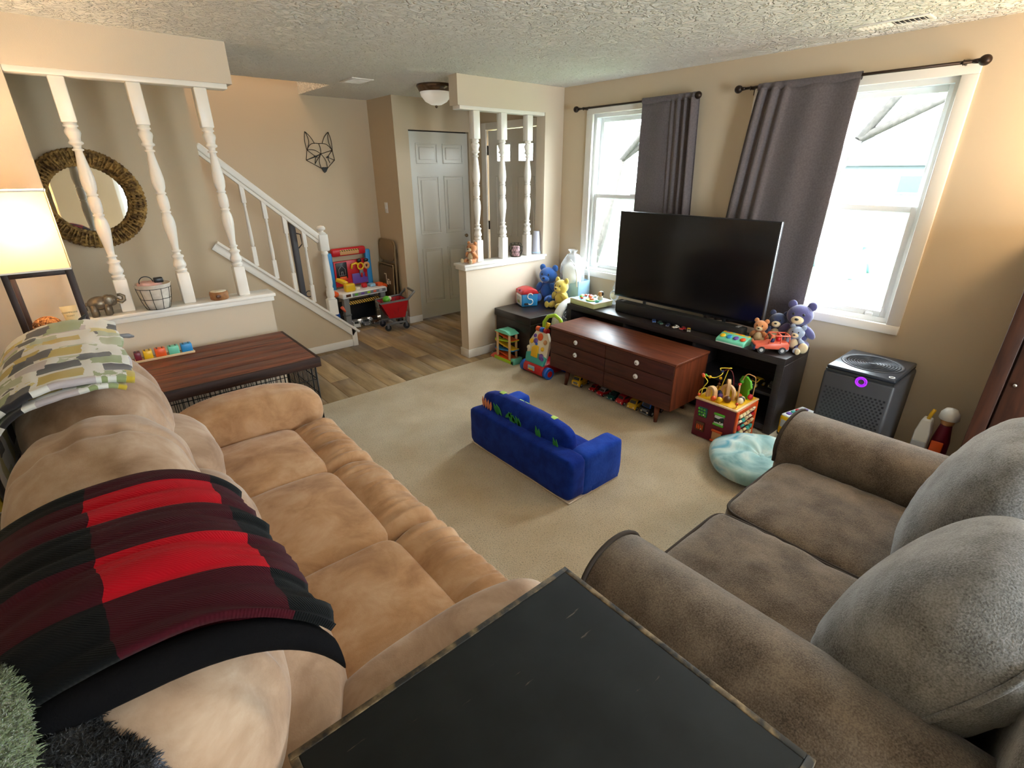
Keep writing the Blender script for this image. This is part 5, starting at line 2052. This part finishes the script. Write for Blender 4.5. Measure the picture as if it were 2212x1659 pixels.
# front (facing -x): four doors
for y0_, z0_, m, m2 in ((1.485, .195, 'p_dgreen', 'p_green'), (1.365, .185, 'zebra', 'p_green'), (1.49, .085, 'p_brown', 'p_orange'), (1.365, .06, 'p_tan', 'p_orange')):
    d = G().box((ax0 - .008, y0_ - .032, z0_ - .032), (ax0 + .002, y0_ + .032, z0_ + .038), .003).build('door', m, t)
    if m in ('zebra', 'p_tan'):
        for z in (z0_ - .038, z0_ + .038):
            G().box((ax0 - .014, y0_ - .038, z - .008), (ax0 + .002, y0_ + .038, z + .008), .005).build('door_rail', m2, d)
    elif m == 'p_dgreen':
        for k in range(9):
            G().ell((ax0 - .008, y0_ - .02 + .02 * (k % 3) + .004 * (k // 3), z0_ - .02 + .022 * (k // 3)), (.002, .0085, .0085), None, 8, 4).build('spot', m2, d)
    else:
        for k in range(4):
            G().ell((ax0 - .009, y0_ - .02 + .013 * k, z0_), (.004, .0045, .022), None, 8, 6).build('claw_stripe', m2, d)
    G().ell((ax0 - .011, y0_ - .012, z0_ - .012), (.004, .005, .005), None, 8, 6).build('door_knob', 'p_cream', d)
# right side (facing -y): orange frame round spinning letter tiles
g = G()
for p, q in (((ax0 + .002, .006), (ax0 + .03, az)), ((ax1 - .03, .006), (ax1 - .002, az)), ((ax0 + .03, az - .028), (ax1 - .03, az)), ((ax0 + .03, .006), (ax1 - .03, .03))):
    g.box((p[0], ay0 - .01, p[1]), (q[0], ay0 + .001, q[1]), .003)
g.build('side_frame', 'p_orange', t)
for i in range(5):
    zc = .06 + i * .044
    for j in range(5):
        x = ax0 + .055 + j * .045
        G().box((-.017, -.008, -.013), (.017, .008, .013), .002, M=at((x, ay0 - .006, zc), rot('X', random.choice((0, 20, -30, 40))), rot('Y', random.choice((0, 8, -8))))).build('letter_tile', random.choice(('p_ivory', 'p_cream', 'p_tan', 'p_ivory', 'p_red', 'p_teal')), t)
# top: arches, tree, rails, beads
zt = az + .016


def arch_piece(x, y, w, hgt, th, m, ang, hole):
    o = [(-w / 2, 0)] + [(w / 2 * math.cos(R(a)), hgt - w / 2 + w / 2 * math.sin(R(a))) for a in range(180, -1, -15)] + [(w / 2, 0)]
    i_ = [(hole * math.cos(R(a)), hgt - w / 2 + hole * math.sin(R(a))) for a in range(0, 181, 15)]
    poly = o + [(hole, 0)] + i_ + [(-hole, 0)]
    return G().prism(poly, -th / 2, th / 2, 'y', .002, M=at((x, y, zt), rot('Z', ang))).build('arch', m, t)


arch_piece(3.02, 1.475, .075, .085, .03, 'pine_z', 75, .018)
arch_piece(3.12, 1.415, .10, .125, .022, 'pine_z', 30, .026)
arch_piece(3.10, 1.40, .11, .10, .02, 'pine_z', 80, .036)
G().prism([(-.06, 0), (.06, 0), (.05, .06), (.075, .09), (.05, .13), (.0, .145), (-.05, .13), (-.075, .09), (-.045, .06)], -.008, .008, 'y', .003, M=at((3.21, 1.34, zt), rot('Z', 55))).build('tree', 'p_green', t)


def bead_wire(pts, m, beads):
    n = len(pts)
    fine = []
    for i in range(n - 1):
        p0, p1, p2, p3 = [Vector(pts[max(0, min(n - 1, i + k))]) for k in (-1, 0, 1, 2)]
        for s in range(6):
            u = s / 6
            fine.append(.5 * ((2 * p1) + (-p0 + p2) * u + (2 * p0 - 5 * p1 + 4 * p2 - p3) * u * u + (-p0 + 3 * p1 - 3 * p2 + p3) * u ** 3))
    fine.append(Vector(pts[-1]))
    w = G().tube(fine, .0032, 7).build('bead_wire', m, t)
    for u, c in beads:
        p = fine[int(u * (len(fine) - 1))]
        G().ell(p, .011, None, 12, 8).build('bead', c, w)


bead_wire([(3.0, 1.535, zt), (3.0, 1.53, zt + .06), (2.99, 1.50, zt + .12), (3.03, 1.56, zt + .14), (3.07, 1.50, zt + .125), (3.10, 1.46, zt + .16), (3.14, 1.50, zt + .175), (3.17, 1.44, zt + .185), (3.2, 1.47, zt + .16), (3.19, 1.5, zt)], 'p_lemon', ((.3, 'p_orange'), (.34, 'p_coral'), (.38, 'p_green'), (.42, 'p_yellow'), (.6, 'p_navy')))
bead_wire([(2.985, 1.535, zt), (2.98, 1.545, zt + .03), (2.985, 1.53, zt + .055), (3.01, 1.51, zt + .06), (3.03, 1.5, zt)], 'p_lemon', ((.15, 'p_orange'),))
bead_wire([(3.0, 1.285, zt), (3.0, 1.285, zt + .09), (3.03, 1.30, zt + .125), (3.09, 1.33, zt + .12), (3.1, 1.335, zt)], 'p_tan', ((.7, 'p_red'), (.1, 'p_orange')))
bead_wire([(3.23, 1.29, zt), (3.23, 1.29, zt + .13), (3.215, 1.31, zt + .16), (3.2, 1.35, zt + .15), (3.19, 1.38, zt)], 'p_tan', ((.85, 'p_green'),))
bead_wire([(3.2, 1.52, zt), (3.2, 1.51, zt + .12), (3.19, 1.46, zt + .165), (3.18, 1.42, zt + .13), (3.18, 1.4, zt)], 'p_maroon', ((.1, 'p_brown'), (.2, 'p_yellow')))
for x, y, r, m in ((3.03, 1.365, .024, 'p_brown'), (3.05, 1.385, .02, 'p_tan'), (3.075, 1.30, .022, 'p_cream'), (3.10, 1.305, .022, 'p_dark'), (3.12, 1.31, .02, 'p_cream'), (3.13, 1.36, .024, 'p_yellow'), (3.15, 1.345, .02, 'p_orange'), (2.99, 1.40, .02, 'p_yellow'), (2.985, 1.44, .018, 'p_orange'), (3.06, 1.43, .018, 'p_purple'), (3.10, 1.455, .02, 'p_navy'), (3.19, 1.29, .02, 'p_red')):
    G().ell((x, y, zt + r * .9), (r, r, r), None, 14, 8).build('animal_peg', m, t)

# ------------------------------------------------------------------ toy bus and things near the purifier
t = T('toy_bus', 'yellow activity toy bus with coloured shapes on its roof', 'toy', (3.50, 1.07, 0), R(-12))
G().box((-.12, -.055, .03), (.12, .055, .165), .012, 3).build('body', 'p_yellow', t, w=False)
G().box((-.115, -.05, .163), (.115, .05, .176), .004).build('roof', 'p_white', t, w=False)
G().box((-.1225, -.042, .085), (-.118, .042, .14), .004).build('front_window', 'p_ltgrey', t, w=False)
G().box((-.124, -.03, .04), (-.118, .03, .07), .004).build('bumper', 'p_dark', t, w=False)
for k, (x, y, m) in enumerate(((-.08, .02, 'p_purple'), (-.08, -.02, 'p_pink'), (-.03, .02, 'p_teal'), (-.03, -.02, 'p_yellow'), (.02, .02, 'p_red'), (.02, -.02, 'p_orange'), (.07, 0, 'p_purple'))):
    G().box((x - .015, y - .014, .175), (x + .015, y + .014, .186), .004).build('shape_block', m, t, w=False)
for x in (-.075, .075):
    for k in (-1, 1):
        G().cyl((x, .062 * k, .03), (x, .04 * k, .03), .03, n=18).build('wheel', 'rubber', t, w=False)
t = T('toy_house', 'white toy house with a yellow chimney on the floor', 'toy', (3.66, .42, 0))
G().prism([(.385, 0), (.46, 0), (.46, .25), (.445, .33), (.40, .33), (.385, .25)], 3.62, 3.70, 'x', .006).build('walls', 'p_white', t)
G().box((3.615, .387, .0), (3.705, .458, .19), .003).build('grey_base', 'p_ltgrey', t)
G().tube([(3.66, .42, .33), (3.66, .415, .36), (3.66, .405, .395)], .01, 8).build('chimney', 'p_yellow', t)
t = T('toy_doll', 'red toy figure with a white cap beside the cabinet', 'toy', (3.70, .335, 0))
G().lathe([(0, 0), (.045, 0), (.05, .02), (.045, .2), (.03, .3), (.028, .31)], (3.70, .335, 0), 24).build('body', 'p_maroon', t)
G().ell((3.70, .335, .335), (.035, .035, .04)).build('head', 'p_tan', t)
G().lathe([(.045, .345), (.05, .35), (.046, .385), (.03, .41), (0, .418)], (3.70, .335, 0), 24).build('cap', 'p_white', t)
G().box((3.64, .31, .0), (3.65, .37, .21), .004).build('orange_bar', 'p_orange', t)
t = T('storage_bin', 'blue toy bin behind the loveseat', 'bin', (3.15, .18, 0))
G().lathe([(0, 0), (.09, 0), (.10, .30), (.106, .31), (.096, .31), (.085, .015), (0, .012)], (3.15, .2, 0), 28).build('body', 'p_navy', t)
G().tube(arc((3.15, .2, .31), .102, 0, 360, 30, 'xy')[:-1], .008, 8, True).build('rim', 'p_navy', t)

# ------------------------------------------------------------------ entry: workbench, chairs, cart
t = T('toy_workbench', 'toddler workbench with red and blue frame at the stair foot', 'toy workbench', (2.385, 5.64, 0), R(6))
for x in (-.24, .24):
    for y in (-.12, .12):
        G().box((x - .035, y - .03, 0), (x + .035, y + .03, .39), .008).build('leg', 'mid_grey_plastic', t, w=False)
        G().box((x - .04, y - .034, .18), (x + .04, y + .034, .2), .004).build('leg_collar', 'dark_grey_plastic', t, w=False)
G().box((-.29, -.17, .385), (.29, .15, .445), .012).build('table', 'p_white', t, w=False)
G().box((-.17, -.1725, .40), (.27, -.169, .436), .001).build('sticker_strip', 'p_grey', t, w=False)
for k, m in enumerate(('p_green', 'p_purple', 'p_lime', 'p_coral', 'p_ltgrey')):
    G().box((-.14 + .08 * k, -.1735, .406), (-.10 + .08 * k, -.1715, .43), .001).build('sticker', m, t, w=False)
G().box((-.25, -.174, .405), (-.19, -.171, .435), .001).build('brown_sticker', 'p_brown', t, w=False)
G().box((-.24, .06, .06), (.24, .10, .30), .004).build('lower_back', 'p_dark', t, w=False)
G().box((-.2, -.13, .30), (.2, -.115, .34), .003).build('striped_rail', 'hazard', t, w=False)
for x in (-.245, .245):
    G().box((x - .035, .10, .43), (x + .035, .15, .86), .016, 3).build('frame_post', 'p_sky', t, w=False)
G().box((-.215, .085, .815), (.215, .145, .905), .022, 3).build('top_beam', 'p_red', t, w=False)
G().box((-.12, .0825, .83), (.12, .0855, .885), .002).build('beam_sticker', 'p_tan', t, w=False)
G().box((-.12, .081, .868), (.12, .0835, .884), .001).build('beam_hazard', 'hazard', t, w=False)
G().box((-.21, .10, .47), (.21, .13, .76), .006).build('pegboard', 'p_red', t, w=False)
G().box((-.19, .094, .56), (-.05, .102, .745), .004).build('chalkboard', 'p_dark', t, w=False)
g = G()
for a, b in (((-.16, .60), (-.16, .67)), ((-.16, .67), (-.12, .71)), ((-.12, .71), (-.08, .67)), ((-.08, .67), (-.08, .60)), ((-.08, .60), (-.16, .60)), ((-.13, .60), (-.13, .64)), ((-.11, .64), (-.11, .60)), ((-.13, .64), (-.11, .64))):
    g.cyl((a[0], .0925, a[1]), (b[0], .0925, b[1]), .0018, n=5)
g.build('chalk_drawing', 'p_ltgrey', t, w=False)
G().box((-.16, .08, .545), (-.07, .105, .585), .01).build('orange_handle', 'p_orange', t, w=False)
G().box((.0, .092, .48), (.2, .1, .60), .003).build('tool_panel', 'p_purple', t, w=False)
G().tube([(.0, .085, .66), (.01, .085, .71), (.06, .085, .72), (.10, .085, .70)], .013, 8).build('toy_saw', 'p_yellow', t, w=False)
G().lathe([(.03, -.008), (.045, -.008), (.045, .008), (.03, .008), (.03, -.008)], M=at((.115, .08, .68), rot('X', 90)), n=20).build('tape_ring', 'p_yellow', t, w=False)
G().lathe([(.015, -.008), (.042, -.008), (.042, .008), (.015, .008), (.015, -.008)], M=at((.195, .08, .68), rot('X', 90)), n=20).build('wood_ring', 'p_tan', t, w=False)
for x, z in ((.11, .745), (.2, .74)):
    G().ell((x, .085, z), (.03, .012, .022), None, 12, 8).build('clamp_knob', 'p_dark', t, w=False)
G().box((.10, .08, .575), (.15, .1, .64), .006).build('toy_clamp', 'p_grey', t, w=False)
for x in (.12, .18):
    G().cyl((x, .085, .55), (x, .085, .60), .013, n=12).build('screw_handle', 'p_red', t, w=False)
d = G().box((-.21, -.12, .445), (-.09, -.05, .535), .014).build('toy_drill', 'p_yellow', t, w=False)
G().tube([(-.16, -.06, .53), (-.20, .0, .56), (-.24, .03, .575)], [.026, .03, .022], 12).build('drill_barrel', 'p_yellow', d, w=False)
G().box((.05, -.04, .445), (.11, .01, .495), .012).build('red_button', 'p_red', t, w=False)
G().box((.14, -.06, .445), (.21, .02, .48), .008).build('toy_vise', 'p_ltblue', t, w=False)
G().box((.22, -.1, .445), (.29, -.02, .485), .008).build('orange_block', 'p_orange', t, w=False)
G().box((-.06, -.08, .445), (-.01, -.03, .475), .006).build('cream_block', 'p_cream', t, w=False)
for x in (-.32, .32):
    G().ell((x, -.03, .43), (.05, .07, .035)).build('side_tray', 'p_orange', t, w=False)
G().tube([(-.27, -.14, .24), (-.31, -.15, .30)], [.014, .02], 8).build('hammer_handle', 'p_coral', t, w=False)
G().box((-.31, -.02, .0), (-.275, .1, .2), .006).build('blue_side', 'p_blue', t, w=False)
for x, m, lab in ((-.1, 'p_white', 'white toy vehicle under the workbench, leftmost'), (.03, 'p_grey', 'grey toy vehicle under the middle of the workbench'), (.15, 'p_brown', 'brown toy vehicle under the workbench, nearest the cart')):
    c, s = math.cos(R(6)), math.sin(R(6))
    car('toy_car', lab, (2.385 + x * c, 5.60 + x * s, 0), R(80 + 8 * x), .15, m, 'van')


def folding_chair(label, x, dy, lean, text):
    t = T('folding_chair', label, 'chair', (x, 5.68 + dy, 0))
    M = at((x, 5.68 + dy, 0), Matrix.Rotation(R(lean), 4, 'Y'))
    # frame: inverted U, plane parallel to the wall
    fr = [M @ Vector(p) for p in [(0, -.21, .01), (0, -.2, .5), (0, -.195, .82)] + [(0, -.195 + .06 * (1 - math.cos(R(a))), .90 + .06 * math.sin(R(a))) for a in (0, 30, 60, 90)] + [(0, .135 + .06 * math.sin(R(a)), .90 + .06 * math.cos(R(a))) for a in (0, 30, 60, 90)] + [(0, .195, .82), (0, .2, .5), (0, .21, .01)]]
    G().tube(fr, .012, 8).build('frame_tube', 'chair_tan', t)
    def rr(y0, y1, z0, z1, r, n=6):
        out = []
        for cy_, cz_, a0 in ((y1 - r, z1 - r, 0), (y0 + r, z1 - r, 90), (y0 + r, z0 + r, 180), (y1 - r, z0 + r, 270)):
            for k in range(n + 1):
                a = R(a0 + 90 * k / n)
                out.append((cy_ + r * math.cos(a), cz_ + r * math.sin(a)))
        return out
    G().prism(rr(-.18, .18, .72, .955, .07), -.012, .002, 'x', .004, M=M).build('backrest', 'chair_tan', t)
    G().prism(rr(-.175, .175, .22, .66, .06), -.034, -.018, 'x', .005, M=M).build('seat', 'chair_tan_dark', t)
    rear = [M @ Vector(p) for p in ((-.026, -.185, .01), (-.026, -.18, .35), (-.026, -.175, .68), (-.026, .175, .68), (-.026, .18, .35), (-.026, .185, .01))]
    G().tube(rear, .010, 8).build('rear_legs', 'chair_tan', t)
    for z in (.08, .14):
        G().cyl(M @ Vector((-.0, -.2, z)), M @ Vector((-.0, .2, z)), .007, n=8).build('stretcher', 'chair_tan', t)
    if text:
        for k, (y, z, a, b) in enumerate(((.02, .56, .05, .012), (-.0, .52, .012, .06), (-.05, .50, .05, .012), (-.03, .46, .05, .05), (-.09, .47, .03, .04))):
            G().box((-.0365, y - a / 2, z - b / 2), (-.034, y + a / 2, z + b / 2), M=M).build('white_lettering', 'p_cream', t)


folding_chair('tan metal folding chair leaning flat against the wall behind the other', 2.842, .0, 2.0, False)
folding_chair('tan metal folding chair in front, with white marks on its seat', 2.79, -.02, 2.0, True)

t = T('toy_shopping_cart', 'red and grey toy shopping cart beside the closet', 'toy cart', (2.62, 5.28, 0), R(-100))
for x, y in ((-.11, -.10), (.11, -.10), (-.11, .12), (.11, .12)):
    o = G().cyl((x - .014, y, .035), (x + .014, y, .035), .035, n=18).build('wheel', 'rubber', t, w=False)
    G().box((x - .018, y - .015, .03), (x + .018, y + .015, .085), .006).build('caster', 'dark_grey_plastic', t, w=False)
g = G()
g.tube([(-.11, -.10, .08), (-.1, .12, .085)], .013, 8)
g.tube([(.11, -.10, .08), (.1, .12, .085)], .013, 8)
g.tube([(-.11, .0, .082), (.11, .0, .082)], .012, 8)
g.tube([(-.1, .12, .085), (-.1, .14, .2)], .013, 8)
g.tube([(.1, .12, .085), (.1, .14, .2)], .013, 8)
g.build('chassis', 'mid_grey_plastic', t, w=False)
# basket: five tapered walls
bw = [(-.10, -.13), (.10, -.13), (.13, .15), (-.13, .15)]
lo = [(-.07, -.06, .14), (.07, -.06, .14), (.09, .12, .14), (-.09, .12, .14)]
hi = [(-.12, -.16, .33), (.12, -.16, .33), (.14, .15, .35), (-.14, .15, .35)]
for i in range(4):
    j = (i + 1) % 4
    g = G()
    g.add([lo[i], lo[j], hi[j], hi[i]], [(0, 1, 2, 3)])
    g.build('basket_wall', 'p_red', t, w=False, thick=.008)
    # openings shown as raised bars
    for k in range(4):
        u0 = (k + 1) / 5
        a = Vector(lo[i]).lerp(Vector(lo[j]), u0)
        b = Vector(hi[i]).lerp(Vector(hi[j]), u0)
        G().cyl(a.lerp(b, .1), a.lerp(b, .9), .006, n=6).build('basket_bar', 'p_maroon', t, w=False)
G().add([lo[0], lo[1], lo[2], lo[3]], [(0, 1, 2, 3)]).build('basket_floor', 'p_red', t, w=False, thick=.006)
G().tube(hi, .012, 8, True).build('basket_rim', 'mid_grey_plastic', t, w=False)
G().tube([(-.14, .15, .35), (-.13, .24, .43), (.13, .24, .43), (.14, .15, .35)], .014, 8).build('push_handle', 'mid_grey_plastic', t, w=False)
G().box((-.06, -.175, .26), (.06, -.165, .33), .004).build('front_badge', 'mid_grey_plastic', t, w=False)
G().rcube((0, .02, .22), (.13, .18, .1), 3, 8, wr=.012, ws=22).build('cart_filling', 'p_purple', t, w=False)
tt = T('toy_ball', 'green and cream toy ball lying in the shopping cart', 'toy', (2.56, 5.28, .3))
G().ell((2.56, 5.28, .345), .045).build('ball', 'p_green', tt)
G().ell((2.595, 5.265, .36), (.02, .02, .025)).build('cream_spot', 'p_cream', tt)

# ------------------------------------------------------------------ outdoors
struct(G().box((4.08, -40, -.7), (90, 60, -.55)).build('ground', 'grass'), 'sunlit lawn outside')
struct(G().box((18, -40, -.56), (24, 60, -.535)).build('ground_road', 'road'))


def tree(label, loc, h, rad, seed, lean=(0, 0), lv_n=4):
    rnd = random.Random(seed)
    t = T('tree', label, 'tree', loc)
    g = G()
    lv = G()

    def grow(p, d, L, r, n):
        q = p + d * L
        mid = p + d * L * .5 + Vector((rnd.uniform(-1, 1), rnd.uniform(-1, 1), 0)) * L * .06
        g.tube([p, mid, q], [r, r * .85, r * .68], 6)
        if n == 0:
            for k in range(5):
                c = q + Vector((rnd.uniform(-1, 1), rnd.uniform(-1, 1), rnd.uniform(-1, 1))) * .16
                a = Vector((rnd.uniform(-1, 1), rnd.uniform(-1, 1), rnd.uniform(-1, 1))).normalized() * .05
                b = a.orthogonal().normalized() * .03
                lv.add([c - a, c + b, c + a, c - b], [(0, 1, 2, 3)])
            return
        for k in range(3 if n > 1 else 4):
            dd = (d + Vector((rnd.uniform(-1, 1), rnd.uniform(-1, 1), rnd.uniform(-.45, .7))) * .75).normalized()
            grow(q, dd, L * rnd.uniform(.62, .82), r * .62, n - 1)
    grow(Vector(loc), Vector((lean[0], lean[1], 1)).normalized(), h, rad, lv_n)
    g.build('branches', 'bark', t)
    o = lv.build('leaves', 'leaf', t)
    o['kind'] = 'stuff'


tree('slender tree close outside the window near the partition', (7.0, 6.25, -.55), 2.5, .085, 4, (.03, -.27))
tree('branching tree outside the window near the air purifier', (8.8, 3.95, -.55), 2.9, .10, 11, (-.05, -.45), 5)
tree('far tree beyond the lawn', (17.0, 8.5, -.55), 2.4, .2, 21)
t = T('neighbour_house', 'pale house across the street', 'building', (41, 10, -.55))
G().box((38, 4, -.55), (45, 16, 1.9)).build('wall', 'siding', t)
G().prism([(3.4, 1.85), (16.6, 1.85), (10, 3.8)], 37.6, 45.4, 'x').build('roof', 'roofing', t)
for y in (5, 8.2, 13):
    w_ = G().box((37.93, y, .3), (38.02, y + 1.3, 1.4)).build('window', 'white_vinyl', t)
    G().box((37.9, y + .1, .4), (37.94, y + 1.2, 1.3)).build('pane', 'p_navy', w_)
t = T('picnic_table', 'pale blue picnic table on the lawn', 'table', (13.5, 4.2, -.55))
G().box((13.1, 3.3, .14), (13.9, 5.1, .19)).build('top', 'p_ltblue', t)
for x in (12.75, 14.0):
    G().box((x, 3.3, -.15), (x + .25, 5.1, -.11)).build('bench', 'p_ltblue', t)
for y in (3.6, 4.8):
    for s in (-1, 1):
        G().cyl((13.5 + .1 * s, y, .15), (13.5 + .6 * s, y, -.55), .05, n=6).build('leg', 'p_ltblue', t)
